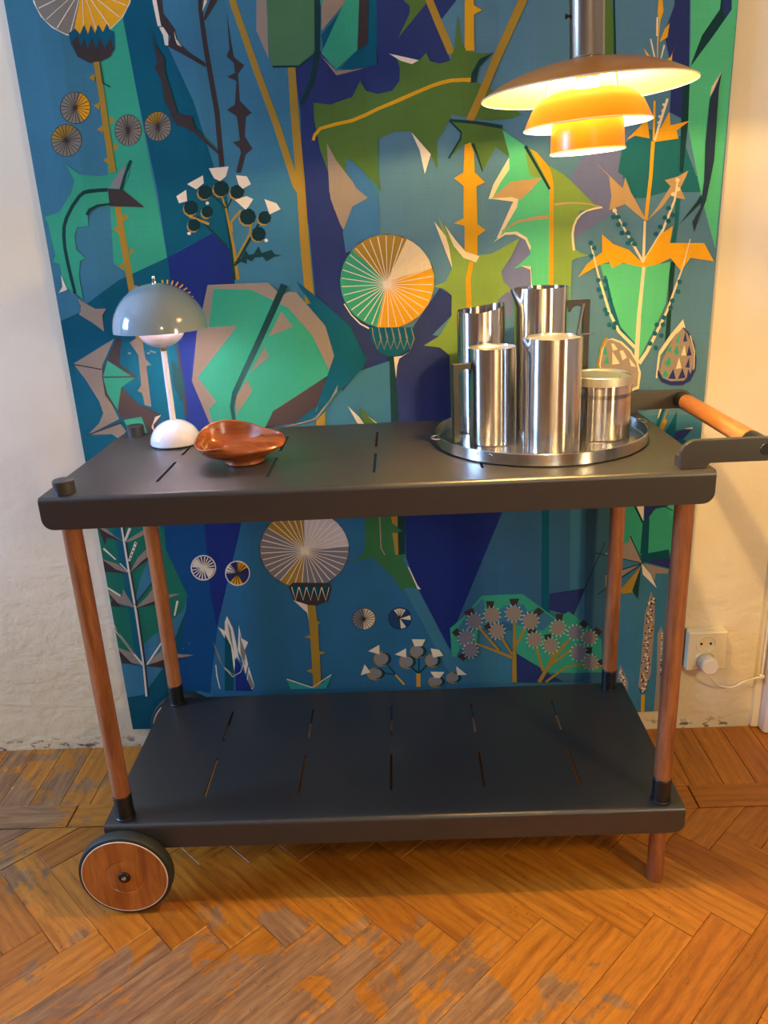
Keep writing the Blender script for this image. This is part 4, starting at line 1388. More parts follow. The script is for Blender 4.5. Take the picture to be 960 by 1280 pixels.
def prism(bm, pts, axis, a0, a1, bev=0.0, seg=2):
    """pts: 2D outline, extruded from a0 to a1 along axis ('x','y','z')"""
    def P(p, a):
        return {'x': (a, p[0], p[1]), 'y': (p[0], a, p[1]), 'z': (p[0], p[1], a)}[axis]
    b = bmesh.new()
    A = [b.verts.new(P(p, a0)) for p in pts]
    B = [b.verts.new(P(p, a1)) for p in pts]
    b.faces.new(A)
    b.faces.new(B[::-1])
    for i in range(len(pts)):
        j = (i + 1) % len(pts)
        b.faces.new((A[i], B[i], B[j], A[j]))
    bmesh.ops.recalc_face_normals(b, faces=b.faces[:])
    if bev:
        es = [e for e in b.edges if len(e.link_faces) == 2 and e.calc_face_angle(0) > 0.9]
        bmesh.ops.bevel(b, geom=es, offset=bev, segments=seg, profile=0.5, affect='EDGES')
    merge(bm, b)
    return bm


def tube(bm, pts, rad, seg=10, cap=True):
    pts = [Vector(p) for p in pts]
    n = len(pts)
    rr = rad if isinstance(rad, (list, tuple)) else [rad] * n
    rings = []
    ref = None
    for i in range(n):
        t = (pts[min(n - 1, i + 1)] - pts[max(0, i - 1)]).normalized()
        if ref is None:
            ref = t.orthogonal().normalized()
        ref = (ref - ref.dot(t) * t).normalized()
        s = t.cross(ref)
        rings.append([bm.verts.new(pts[i] + rr[i] * (math.cos(2 * math.pi * k / seg) * ref + math.sin(2 * math.pi * k / seg) * s)) for k in range(seg)])
    for a, b in zip(rings, rings[1:]):
        for k in range(seg):
            bm.faces.new((a[k], a[(k + 1) % seg], b[(k + 1) % seg], b[k]))
    if cap:
        bm.faces.new(rings[0])
        bm.faces.new(rings[-1][::-1])
    return bm


def curve(pts, n=8, closed=False):
    r = []
    N = len(pts)
    for i in range(N if closed else N - 1):
        g = (lambda j: pts[j % N]) if closed else (lambda j: pts[max(0, min(N - 1, j))])
        p0, p1, p2, p3 = g(i - 1), g(i), g(i + 1), g(i + 2)
        for k in range(n):
            t = k / n
            r.append(tuple(.5 * (2 * b + (-a + c) * t + (2 * a - 5 * b + 4 * c - d) * t * t + (-a + 3 * b - 3 * c + d) * t ** 3)
                           for a, b, c, d in zip(p0, p1, p2, p3)))
    if not closed:
        r.append(tuple(pts[-1]))
    return r


# ------------------------------------------------------------------ materials
def lin(h):
    def f(c):
        c /= 255
        return c / 12.92 if c < 0.04045 else ((c + 0.055) / 1.055) ** 2.4
    return (f(h[0]), f(h[1]), f(h[2]), 1)


class NT:
    def __init__(s, name):
        s.m = bpy.data.materials.new(name)
        s.m.use_nodes = True
        s.t = s.m.node_tree
        s.b = s.t.nodes['Principled BSDF']

    def n(s, typ, inp=None, **kw):
        nd = s.t.nodes.new('ShaderNode' + typ)
        for k, v in kw.items():
            setattr(nd, k, v)
        for k, v in (inp or {}).items():
            if isinstance(v, bpy.types.NodeSocket):
                s.t.links.new(v, nd.inputs[k])
            else:
                nd.inputs[k].default_value = v
        return nd

    def link(s, a, b):
        s.t.links.new(a, b)

    def set(s, **kw):
        for k, v in kw.items():
            k = k.replace('_', ' ')
            if isinstance(v, bpy.types.NodeSocket):
                s.t.links.new(v, s.b.inputs[k])
            else:
                s.b.inputs[k].default_value = v

    def mix(s, fac, a, b, mode='MIX'):
        nd = s.t.nodes.new('ShaderNodeMix')
        nd.data_type = 'RGBA'
        nd.blend_type = mode
        for i, v in ((0, fac), (6, a), (7, b)):
            if isinstance(v, bpy.types.NodeSocket):
                s.t.links.new(v, nd.inputs[i])
            else:
                nd.inputs[i].default_value = v
        return nd.outputs[2]

    def ramp(s, fac, stops):
        nd = s.t.nodes.new('ShaderNodeValToRGB')
        el = nd.color_ramp.elements
        while len(el) > 1:
            el.remove(el[-1])
        el[0].position, el[0].color = stops[0]
        for p, c in stops[1:]:
            e = el.new(p)
            e.color = c
        s.t.links.new(fac, nd.inputs[0])
        return nd.outputs[0]

    def bump(s, h, strength=0.2, dist=0.001, normal=None):
        i = {'Height': h, 'Strength': strength, 'Distance': dist}
        if normal:
            i['Normal'] = normal
        return s.n('Bump', i).outputs[0]


BW = lambda v: (v, v, v, 1)


def mat_plain(name, col, rough=0.5, metal=0, noise=0.06, scale=30, coat=0.0, bump=0.0, bscale=300):
    t = NT(name)
    co = t.n('TexCoord').outputs['Object']
    nz = t.n('TexNoise', {'Vector': co, 'Scale': scale, 'Detail': 4}).outputs[0]
    c = lin(col)
    d = tuple(x * (1 - noise * 2) for x in c[:3]) + (1,)
    t.set(Base_Color=t.ramp(nz, [(0.3, d), (0.7, c)]), Roughness=rough, Metallic=metal, Coat_Weight=coat)
    if bump:
        n2 = t.n('TexNoise', {'Vector': co, 'Scale': bscale, 'Detail': 2}).outputs[0]
        t.set(Normal=t.bump(n2, bump, 0.0005))
    return t.m


def mat_wood(name, dark, mid, light, axis='Z', rough=0.4, scale=1.0, coat=0.1):
    t = NT(name)
    tc = t.n('TexCoord').outputs['Object']
    rnd = t.n('ObjectInfo').outputs['Random']
    off = t.n('CombineXYZ', {'X': t.n('Math', {0: rnd, 1: 13.0}, operation='MULTIPLY').outputs[0],
                             'Y': t.n('Math', {0: rnd, 1: 7.0}, operation='MULTIPLY').outputs[0], 'Z': rnd}).outputs[0]
    v = t.n('VectorMath', {0: tc, 1: off}, operation='ADD').outputs[0]
    st = {'X': (0.10, 1, 1), 'Y': (1, 0.10, 1), 'Z': (1, 1, 0.10)}[axis]
    mp = t.n('Mapping', {'Vector': v, 'Scale': tuple(k * scale for k in st)}).outputs[0]
    w = t.n('TexNoise', {'Vector': mp, 'Scale': 55.0, 'Detail': 5, 'Roughness': 0.6, 'Distortion': 0.6}).outputs[0]
    f = t.n('TexNoise', {'Vector': mp, 'Scale': 420.0, 'Detail': 3}).outputs[0]
    b = t.n('TexNoise', {'Vector': mp, 'Scale': 14.0, 'Detail': 2}).outputs[0]
    c = t.ramp(w, [(0.30, lin(dark)), (0.48, lin(mid)), (0.68, lin(light))])
    c = t.mix(0.35, c, t.ramp(b, [(0.35, lin(dark)), (0.65, lin(light))]))
    c = t.mix(0.25, c, t.ramp(f, [(0.35, BW(0.25)), (0.6, BW(1))]), 'MULTIPLY')
    t.set(Base_Color=c, Roughness=rough, Coat_Weight=coat, Coat_Roughness=0.25, Normal=t.bump(f, 0.15, 0.0004))
    return t.m


def mat_steel(name, rough=0.20, aniso=1.0, scale=900):
    t = NT(name)
    tc = t.n('TexCoord').outputs['Object']
    mp = t.n('Mapping', {'Vector': tc, 'Scale': (0.02, 0.02, 1)}).outputs[0]
    nz = t.n('TexNoise', {'Vector': mp, 'Scale': float(scale), 'Detail': 2}).outputs[0]
    tg = t.n('Tangent', direction_type='RADIAL', axis='Z').outputs[0]
    rr = t.n('MapRange', {0: nz, 3: rough * 0.8, 4: rough * 1.25}).outputs[0]
    t.set(Base_Color=(0.60, 0.575, 0.55, 1), Metallic=1.0, Roughness=rr, Anisotropic=aniso, Anisotropic_Rotation=0.25, Tangent=tg)
    return t.m


M_black = mat_plain('black_powder_coat', (43, 41, 39), 0.38, 0.0, 0.04, 60, bump=0.06, bscale=900)
M_black.node_tree.nodes['Principled BSDF'].inputs['Specular IOR Level'].default_value = 0.85
M_black2 = mat_plain('black_plastic', (22, 22, 24), 0.38, 0, 0.04, 60)
M_teak = mat_wood('teak_leg', (104, 56, 30), (154, 92, 54), (190, 124, 78), 'Z', 0.42)
M_teak_h = mat_wood('teak_handle', (150, 84, 34), (196, 122, 60), (222, 150, 84), 'Y', 0.42)
M_teak_w = mat_wood('teak_wheel_face', (140, 74, 24), (188, 110, 46), (216, 142, 70), 'Z', 0.32, 0.7, 0.3)
M_bowl = mat_wood('turned_teak_bowl', (94, 42, 12), (148, 72, 20), (190, 102, 36), 'X', 0.25, 0.8, 0.55)
M_rubber = mat_plain('dark_rubber', (40, 42, 38), 0.6)
M_steel = mat_steel('brushed_steel')
M_steel_p = mat_plain('polished_steel', (205, 198, 190), 0.09, 1.0, 0.02)
M_steel_lid = mat_plain('satin_steel_lid', (214, 206, 190), 0.42, 1.0, 0.03)
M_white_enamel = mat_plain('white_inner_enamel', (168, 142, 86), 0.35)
M_orange = mat_plain('yellow_orange_enamel', (232, 126, 2), 0.32, 0, 0.02)
M_amber = mat_plain('amber_brown_enamel', (176, 108, 24), 0.34, 0, 0.02)
M_rim = mat_plain('cream_rim', (226, 205, 180), 0.4)
M_brass = mat_plain('brushed_nickel', (170, 160, 146), 0.22, 1.0, 0.05)
M_blue_grey = mat_plain('blue_grey_lacquer', (134, 150, 158), 0.14, 0, 0.01, coat=0.6)
M_lamp_white = mat_plain('white_lacquer', (232, 226, 232), 0.16, 0, 0.01, coat=0.5)
M_ivory = mat_plain('ivory_plastic', (226, 210, 172), 0.35, 0, 0.02)
M_ivory2 = mat_plain('white_cable_plastic', (236, 226, 208), 0.4, 0, 0.02)
M_hole = mat_plain('dark_recess', (18, 14, 12), 0.8)
M_trim = mat_plain('white_painted_trim', (226, 216, 214), 0.4, 0, 0.03, 8, bump=0.1, bscale=60)

# bulb
tb = NT('glowing_bulb')
tb.set(Base_Color=(1, 0.8, 0.5, 1), Emission_Color=(1, 0.66, 0.24, 1), Emission_Strength=2500.0)
M_bulb = tb.m
tb = NT('glowing_small_bulb')
tb.set(Base_Color=(1, 0.8, 0.7, 1), Emission_Color=(1, 0.80, 0.78, 1), Emission_Strength=11000.0)
M_bulb2 = tb.m

# plaster wall
t = NT('old_plaster')
pos = t.n('NewGeometry').outputs['Position']
sep = t.n('SeparateXYZ', {0: pos}).outputs
big = t.n('TexNoise', {'Vector': pos, 'Scale': 2.6, 'Detail': 5}).outputs[0]
fine = t.n('TexNoise', {'Vector': pos, 'Scale': 38.0, 'Detail': 6, 'Roughness': 0.62}).outputs[0]
ridge = t.n('TexNoise', {'Vector': t.n('Mapping', {'Vector': pos, 'Scale': (1, 1, 2.4)}).outputs[0], 'Scale': 9.0, 'Detail': 5, 'Distortion': 1.2}).outputs[0]
col = t.ramp(big, [(0.3, lin((214, 198, 166))), (0.65, lin((232, 218, 192)))])
low = t.n('MapRange', {0: sep[2], 1: 0.42, 2: 0.02, 3: 0.0, 4: 0.75}).outputs[0]
lown = t.n('Math', {0: low, 1: big}, operation='MULTIPLY').outputs[0]
col = t.mix(lown, col, lin((206, 178, 112)))
# grimy spots along the foot of the wall
foot = t.n('MapRange', {0: sep[2], 1: 0.030, 2: 0.012, 3: 0.0, 4: 1.0}).outputs[0]
sp = t.n('TexNoise', {'Vector': t.n('Mapping', {'Vector': pos, 'Scale': (1, 1, 1.8)}).outputs[0], 'Scale': 42.0, 'Detail': 3}).outputs[0]
sm = t.n('MapRange', {0: sp, 1: 0.55, 2: 0.63, 3: 0.0, 4: 0.9}).outputs[0]
col = t.mix(t.n('Math', {0: foot, 1: sm}, operation='MULTIPLY').outputs[0], col, lin((92, 84, 70)))
amp = t.n('MapRange', {0: sep[2], 1: 0.7, 2: 0.25, 3: 0.15, 4: 1.0}).outputs[0]
h = t.n('Math', {0: ridge, 1: fine}, operation='ADD').outputs[0]
h2 = t.n('Math', {0: h, 1: amp}, operation='MULTIPLY').outputs[0]
t.set(Base_Color=col, Roughness=0.75, Normal=t.bump(h2, 0.55, 0.006))
M_wall = t.m
M_room = mat_plain('painted_room_wall', (190, 182, 168), 0.8, 0, 0.05, 3)
M_ceil = mat_plain('ceiling_paint', (214, 204, 190), 0.8, 0, 0.03, 3)

# parquet: honey varnish, worn away to grey-brown wood in patches that stay put on the floor
t = NT('worn_oak_parquet')
tc = t.n('TexCoord').outputs['Object']
rnd = t.n('ObjectInfo').outputs['Random']
pos = t.n('NewGeometry').outputs['Position']
off = t.n('CombineXYZ', {'X': t.n('Math', {0: rnd, 1: 31.0}, operation='MULTIPLY').outputs[0],
                         'Y': t.n('Math', {0: rnd, 1: 17.0}, operation='MULTIPLY').outputs[0], 'Z': rnd}).outputs[0]
v = t.n('VectorMath', {0: tc, 1: off}, operation='ADD').outputs[0]
mp = t.n('Mapping', {'Vector': v, 'Scale': (0.09, 1, 1)}).outputs[0]
mpw = t.n('Mapping', {'Vector': v, 'Scale': (0.22, 1, 1)}).outputs[0]
g1 = t.n('TexNoise', {'Vector': mp, 'Scale': 90.0, 'Detail': 6, 'Roughness': 0.62, 'Distortion': 0.4}).outputs[0]
g2 = t.n('TexNoise', {'Vector': mp, 'Scale': 600.0, 'Detail': 3}).outputs[0]
g3 = t.n('TexWave', {'Vector': mpw, 'Scale': 16.0, 'Distortion': 9.0, 'Detail': 3, 'Detail Scale': 1.2}, wave_type='BANDS', bands_direction='Y').outputs['Fac']
honey = t.ramp(g1, [(0.28, lin((150, 86, 22))), (0.5, lin((186, 114, 30))), (0.72, lin((206, 134, 44)))])
honey = t.mix(0.30, honey, t.ramp(g3, [(0.0, lin((138, 76, 20))), (0.5, lin((196, 122, 36)))]))
tint = t.ramp(rnd, [(0.0, (0.66, 0.56, 0.46, 1)), (0.35, (0.92, 0.9, 0.85, 1)), (0.7, (1, 0.97, 0.92, 1)), (1.0, (0.84, 0.74, 0.66, 1))])
honey = t.mix(1.0, honey, tint, 'MULTIPLY')
grey = t.ramp(g1, [(0.28, lin((84, 62, 42))), (0.5, lin((126, 94, 62))), (0.74, lin((164, 130, 90)))])
# mask: island noise for wear in front of the trolley, grey patch by the left wall corner
sx = t.n('SeparateXYZ', {0: pos}).outputs
d1 = t.n('VectorMath', {0: t.n('VectorMath', {0: pos, 1: (0.28, -0.66, 0)}, operation='SUBTRACT').outputs[0], 1: (1.7, 4.2, 0)}, operation='MULTIPLY').outputs[0]
l1 = t.n('VectorMath', {0: d1}, operation='LENGTH').outputs['Value']
d2 = t.n('VectorMath', {0: t.n('VectorMath', {0: pos, 1: (-0.36, -0.24, 0)}, operation='SUBTRACT').outputs[0], 1: (3.4, 2.6, 0)}, operation='MULTIPLY').outputs[0]
l2 = t.n('VectorMath', {0: d2}, operation='LENGTH').outputs['Value']
lm = t.n('Math', {0: l1, 1: l2}, operation='MINIMUM').outputs[0]
wn = t.n('TexNoise', {'Vector': v, 'Scale': 11.0, 'Detail': 8, 'Roughness': 0.68, 'Distortion': 0.5}).outputs[0]
wn2 = t.n('TexNoise', {'Vector': mp, 'Scale': 120.0, 'Detail': 3}).outputs[0]
thr = t.n('MapRange', {0: lm, 1: 0.25, 2: 1.15, 3: 0.40, 4: 0.70}).outputs[0]
ws = t.n('Math', {0: wn, 1: t.n('Math', {0: wn2, 1: 0.18}, operation='MULTIPLY').outputs[0]}, operation='ADD').outputs[0]
dd = t.n('Math', {0: ws, 1: t.n('Math', {0: thr, 1: 0.09}, operation='ADD').outputs[0]}, operation='SUBTRACT').outputs[0]
mask = t.n('MapRange', {0: dd, 1: -0.02, 2: 0.03, 3: 0.0, 4: 0.75}).outputs[0]
c = t.mix(mask, honey, grey)
c = t.mix(0.28, c, t.ramp(g2, [(0.36, BW(0.35)), (0.56, BW(1))]), 'MULTIPLY')
# scattered dark specks
spk = t.n('TexVoronoi', {'Vector': v, 'Scale': 75.0, 'Randomness': 1.0}).outputs['Distance']
spm = t.n('MapRange', {0: spk, 1: 0.10, 2: 0.16, 3: 0.55, 4: 0.0}).outputs[0]
big2 = t.n('TexNoise', {'Vector': v, 'Scale': 9.0}).outputs[0]
spm = t.n('Math', {0: spm, 1: t.n('MapRange', {0: big2, 1: 0.5, 2: 0.62}).outputs[0]}, operation='MULTIPLY').outputs[0]
c = t.mix(spm, c, lin((60, 36, 20)))
ro = t.n('MapRange', {0: mask, 1: 0.0, 2: 0.85, 3: 0.36, 4: 0.6}).outputs[0]
hh = t.n('Math', {0: g2, 1: g1}, operation='ADD').outputs[0]
t.set(Base_Color=c, Roughness=ro, Normal=t.bump(hh, 0.16, 0.001))
M_parquet = t.m
M_sub = mat_plain('dark_joint_fill', (52, 32, 18), 0.8, 0, 0.1, 20)

# printed cloth: flat print colours stored per face, woven linen relief on top
t = NT('printed_linen')
att = t.n('Attribute', attribute_name='print', attribute_type='GEOMETRY').outputs['Color']
pos = t.n('TexCoord').outputs['Object']
sx = t.n('SeparateXYZ', {0: pos}).outputs
wx = t.n('Math', {0: t.n('Math', {0: sx[0], 1: 3600.0}, operation='MULTIPLY').outputs[0]}, operation='SINE').outputs[0]
wz = t.n('Math', {0: t.n('Math', {0: sx[2], 1: 3600.0}, operation='MULTIPLY').outputs[0]}, operation='SINE').outputs[0]
slub = t.n('TexNoise', {'Vector': t.n('Mapping', {'Vector': pos, 'Scale': (6, 1, 220)}).outputs[0], 'Scale': 3.0, 'Detail': 3}).outputs[0]
slub2 = t.n('TexNoise', {'Vector': t.n('Mapping', {'Vector': pos, 'Scale': (220, 1, 6)}).outputs[0], 'Scale': 3.0, 'Detail': 3}).outputs[0]
sl = t.n('Math', {0: slub, 1: slub2}, operation='ADD').outputs[0]
fade = t.n('TexNoise', {'Vector': pos, 'Scale': 7.0, 'Detail': 4}).outputs[0]
c = t.mix(1.0, att, t.ramp(t.n('Math', {0: sl, 1: 0.5}, operation='MULTIPLY').outputs[0], [(0.35, BW(0.93)), (0.65, BW(1.05))]), 'MULTIPLY')
c = t.mix(1.0, c, t.ramp(fade, [(0.3, BW(0.90)), (0.7, BW(1.06))]), 'MULTIPLY')
w = t.n('Math', {0: wx, 1: wz}, operation='MULTIPLY').outputs[0]
hgt = t.n('Math', {0: w, 1: sl}, operation='ADD').outputs[0]
t.set(Base_Color=c, Roughness=0.88, Specular_IOR_Level=0.2, Normal=t.bump(hgt, 0.10, 0.0004))
M_cloth = t.m

# ------------------------------------------------------------------ room shell
XL, XR, YF, ZC = -2.1, 2.7, -3.7, 2.5
bm = bmesh.new()
box(bm, XL - 0.1, XR + 0.1, 0.0, 0.12, -0.05, ZC)
struct(obj('wall_back', bm, M_wall, smooth=False))
bm = bmesh.new()
box(bm, XR, XR + 0.12, YF, 0.0, -0.05, ZC)
struct(obj('wall_right', bm, M_room, smooth=False))
bm = bmesh.new()
box(bm, XL - 0.1, XR + 0.1, YF - 0.12, YF, -0.05, ZC)
struct(obj('wall_front', bm, M_room, smooth=False))
bm = bmesh.new()
wy0, wy1, wz0, wz1 = -1.10, -0.40, 0.85, 2.20
box(bm, XL - 0.12, XL, YF, wy0, -0.05, ZC)
box(bm, XL - 0.12, XL, wy1, 0.0, -0.05, ZC)
box(bm, XL - 0.12, XL, wy0, wy1, -0.05, wz0)
box(bm, XL - 0.12, XL, wy0, wy1, wz1, ZC)
struct(obj('wall_left', bm, M_room, smooth=False))
bm = bmesh.new()
for a in ((wy0, wy0 + 0.04, wz0, wz1), (wy1 - 0.04, wy1, wz0, wz1), (wy0, wy1, wz0, wz0 + 0.04), (wy0, wy1, wz1 - 0.04, wz1), (wy0, wy1, 1.76, 1.79)):
    box(bm, XL - 0.07, XL - 0.02, *a)
struct(obj('window_1', bm, M_trim, smooth=False))
bm = bmesh.new()
box(bm, XL - 0.1, XR + 0.1, YF - 0.1, 0.1, ZC, ZC + 0.1)
struct(obj('ceiling', bm, M_ceil, smooth=False))

# far side of the room: unseen dark panels added for the steel to reflect
for i, (x0, x1, z1) in enumerate(((-1.25, -0.55, 2.05), (0.35, 0.60, 2.1), (1.55, 2.35, 2.05))):
    bm = bmesh.new()
    box(bm, x0, x1, YF, YF + 0.05, 0.0, z1)
    box(bm, x0 - 0.07, x0, YF, YF + 0.07, 0.0, z1 + 0.07)
    box(bm, x1, x1 + 0.07, YF, YF + 0.07, 0.0, z1 + 0.07)
    struct(obj('door_%d' % (i + 1), bm, M_teak, smooth=False))

# floor: sub floor slab plus the parquet blocks as parts
bm = bmesh.new()
box(bm, XL - 0.1, XR + 0.1, YF - 0.1, 0.1, -0.06, -0.010)
floor = struct(obj('floor', bm, M_sub, smooth=False))
PW, PL, GAP, TH = 0.0636, 0.2544, 0.0006, 0.010


def plank_mesh(poly):
    """block with its long axis along x, given outline (ccw), chamfered top edge, top at z = 0"""
    bm = bmesh.new()
    cx = sum(p[0] for p in poly) / len(poly)
    cy_ = sum(p[1] for p in poly) / len(poly)

    def ins(p, d):
        x, y = p[0] - cx, p[1] - cy_
        l = math.hypot(x, y)
        k = max(0.0, (l - d) / l)
        return cx + x * k, cy_ + y * k
    lo = [bm.verts.new((*ins(p, GAP), -TH)) for p in poly]
    hi = [bm.verts.new((*ins(p, GAP), -0.0008)) for p in poly]
    tp = [bm.verts.new((*ins(p, GAP + 0.0013), 0)) for p in poly]
    n = len(poly)
    for a, b in ((lo, hi), (hi, tp)):
        for i in range(n):
            bm.faces.new((a[i], a[(i + 1) % n], b[(i + 1) % n], b[i]))
    bm.faces.new(tp)
    me = bpy.data.meshes.new('parquet_block')
    bmesh.ops.recalc_face_normals(bm, faces=bm.faces[:])
    bm.to_mesh(me)
    bm.free()
    me.materials.append(M_parquet)
    return me


FULL = [(-PL / 2, -PW / 2), (PL / 2, -PW / 2), (PL / 2, PW / 2), (-PL / 2, PW / 2)]
full_me = plank_mesh(FULL)


def clip_poly(poly, axis, val, keep_less=True):
    r = []
    for i in range(len(poly)):
        a, b = poly[i - 1], poly[i]
        ia = (a[axis] <= val) == keep_less
        ib = (b[axis] <= val) == keep_less
        if ia != ib:
            k = (val - a[axis]) / (b[axis] - a[axis])
            r.append((a[0] + k * (b[0] - a[0]), a[1] + k * (b[1] - a[1])))
        if ib:
            r.append(b)
    return r


def place_block(cx, cy_, rot, me=None):
    o = bpy.data.objects.new('parquet_block', me or full_me)
    C.objects.link(o)
    o.parent = floor
    o.location = (cx, cy_, random.uniform(-0.0004, 0.0003))
    o.rotation_euler = (random.uniform(-.002, .002), random.uniform(-.001, .001), rot)
    return o


S2 = math.sqrt(0.5)
X0, Y0 = 0.238, -0.4975     # top corner of one block of the herringbone
LIM = -0.2555
far_bm = bmesh.new()
n_blocks = 0
blocks = []
for k in range(-60, 60):
    for m in range(-12, 12):
        for H in (True, False):
            # u: right-down diagonal, v: right-up diagonal
            if H:
                u0, u1, v0, v1 = k * PW, k * PW + PL, k * PW, (k + 1) * PW
            else:
                u0, u1, v0, v1 = k * PW + PL, (k + 1) * PW + PL, (k + 1) * PW - PL, (k + 1) * PW
            u0 += m * PL; u1 += m * PL; v0 -= m * PL; v1 -= m * PL
            uc, vc = (u0 + u1) / 2 - PL, (v0 + v1) / 2 - PW
            x, y = X0 + (uc + vc) * S2, Y0 + (vc - uc) * S2
            if x < XL or x > XR or y > LIM + 0.12 or y < YF:
                continue
            ang = -math.pi / 4 if H else math.pi / 4
            ca, sa = math.cos(ang), math.sin(ang)
            wp = [(x + p[0] * ca - p[1] * sa, y + p[0] * sa + p[1] * ca) for p in FULL]
            if min(p[1] for p in wp) > LIM - 0.004:
                continue
            blocks.append((math.hypot(x - 0.45, y + 0.5), x, y, ang, wp))
blocks.sort()
for i, (_, x, y, ang, wp) in enumerate(blocks):
    cut = max(p[1] for p in wp) > LIM
    if i < 205:
        me = None
        if cut:
            c2 = clip_poly(wp, 1, LIM)
            ca, sa = math.cos(-ang), math.sin(-ang)
            me = plank_mesh([((p[0] - x) * ca - (p[1] - y) * sa, (p[0] - x) * sa + (p[1] - y) * ca) for p in c2])
        place_block(x, y, ang, me)
    else:
        c2 = clip_poly(wp, 1, LIM) if cut else wp
        vs = [far_bm.verts.new((p[0], p[1], -0.0002)) for p in [((q[0] - x) * 0.985 + x, (q[1] - y) * 0.985 + y) for q in c2]]
        vb = [far_bm.verts.new((v.co.x, v.co.y, -TH)) for v in vs]
        far_bm.faces.new(vs)
        for a in range(len(vs)):
            far_bm.faces.new((vs[a], vb[a], vb[(a + 1) % len(vs)], vs[(a + 1) % len(vs)]))
fo = obj('parquet', far_bm, M_parquet, floor, smooth=False)
fo['kind'] = 'stuff'
# the long border strip and the short blocks laid square against the wall
strip_me = plank_mesh([(-0.30, -0.0315), (0.30, -0.0315), (0.30, 0.0315), (-0.30, 0.0315)])
x = XL + 0.3
while x < XR:
    place_block(x + 0.12, -0.2225, 0, strip_me)
    x += 0.601
short_me = plank_mesh([(-0.0945, -0.031), (0.0945, -0.031), (0.0945, 0.031), (-0.0945, 0.031)])
x = -0.217 - 0.0625 * 14 + 0.03125
while x < 2.0:
    place_block(x, -0.0957, math.pi / 2, short_me)
    x += 0.0625
bm = bmesh.new()
box(bm, XL, x0 if False else -1.13, -0.19, 0, -TH, -0.0003)
box(bm, 2.0, XR, -0.19, 0, -TH, -0.0003)
fo = obj('border_parquet', bm, M_parquet, floor, smooth=False)
fo['kind'] = 'stuff'

# door frame at the right edge
bm = bmesh.new()
prism(bm, [(1.240, -0.036), (1.33, -0.036), (1.345, -0.026), (1.345, 0), (1.236, 0), (1.236, -0.030)], 'z', 0.004, 2.1, 0.002)
struct(obj('trim_1', bm, M_trim))
bm = bmesh.new()
prism(bm, [(1.222, -0.010), (1.2355, -0.012), (1.2355, 0), (1.220, 0)], 'z', 0.004, 2.1)
struct(obj('trim_2', bm, M_ivory))

# ------------------------------------------------------------------ printed wall hanging
PAL = dict(J=(78, 118, 136), B=(56, 112, 134), B3=(40, 98, 133), Bd=(8, 68, 116), Bg=(48, 93, 124), Bg2=(55, 96, 111), Bl=(55, 106, 146), C=(222, 207, 180),
           C2=(226, 203, 154), Cl=(194, 186, 188), D=(17, 55, 55), Db=(37, 50, 66), Dk=(10, 43, 46), G=(76, 106, 45), G2=(118, 146, 62),
           H=(128, 124, 124), H3=(119, 115, 121), K=(58, 48, 46), Kb=(25, 37, 51), M=(51, 151, 118), M2=(80, 178, 122), M3=(40, 148, 148),
           N=(38, 50, 98), Nv=(37, 46, 101), O=(224, 158, 23), P=(144, 128, 110), P2=(124, 119, 106), P3=(179, 145, 92), T=(0, 81, 101),
           T2=(25, 96, 98), T3=(17, 90, 103), T4=(5, 76, 90), Td=(3, 71, 83), Tg=(61, 101, 113), U=(22, 40, 106), U2=(7, 70, 113),
           V=(98, 105, 139), Yd=(158, 124, 41), Yo=(201, 149, 23), g=(73, 116, 76), g2=(27, 106, 83), g3=(51, 105, 60))  # V, Yo and the second C, G, M tones have brighter lamplight painted in
hang = thing('wall_hanging', 'large printed linen wall hanging with thistles and leaves in blue, green and ochre', 'tapestry', (0.4725, -0.012, 0.05))
HX, HZ = 0.4725, 0.05
CX0, CX1, CZ0, CZ1 = -0.1165, 1.0615, 0.0505, 1.585


def wave0(x):
    return 0.0014 * math.sin(x * 13.0 + 0.6) + 0.0008 * math.sin(x * 31.0) + 0.0005 * math.sin(x * 57.0 + 1.0)


XG = [CX0] + [CX0 + 0.02 + 0.031 * i for i in range(int((CX1 - CX0 - 0.02) / 0.031) + 1)] + [CX1]


def wave(x):
    """ripple depth, straight between the fold lines XG so that cloth and print stay parallel"""
    for a, b in zip(XG, XG[1:]):
        if x <= b + 1e-7:
            k = (x - a) / (b - a)
            return wave0(a) * (1 - k) + wave0(b) * k
    return wave0(XG[-1])


bm = bmesh.new()
lay = bm.loops.layers.float_color.new('print')
shapes = []
for line in PRINT.strip().split('\n'):
    key, *num = line.split(' ')
    num = [int(a) / 2000 for a in num]
    p = list(zip(num[0::2], num[1::2]))
    shapes.append((key, p))
done = []
STEP = 0.00004
for key, p in shapes:
    bb = (min(a for a, _ in p), max(a for a, _ in p), min(b for _, b in p), max(b for _, b in p))
    lv = 0
    for (q, l) in done:
        if l >= lv and q[0] < bb[1] and q[1] > bb[0] and q[2] < bb[3] and q[3] > bb[2]:
            lv = l + 1
    done.append((bb, lv))
    col = lin(PAL[key])
    y = -(lv + 1) * STEP
    vs = [bm.verts.new((a - HX, y, b - HZ)) for a, b in p]
    for tri in tessellate_polygon([[Vector((a, b, 0)) for a, b in p]]):
        try:
            f = bm.faces.new([vs[i] for i in tri])
        except ValueError:
            continue
        for lp in f.loops:
            lp[lay] = col
MAXL = max(l for _, l in done)
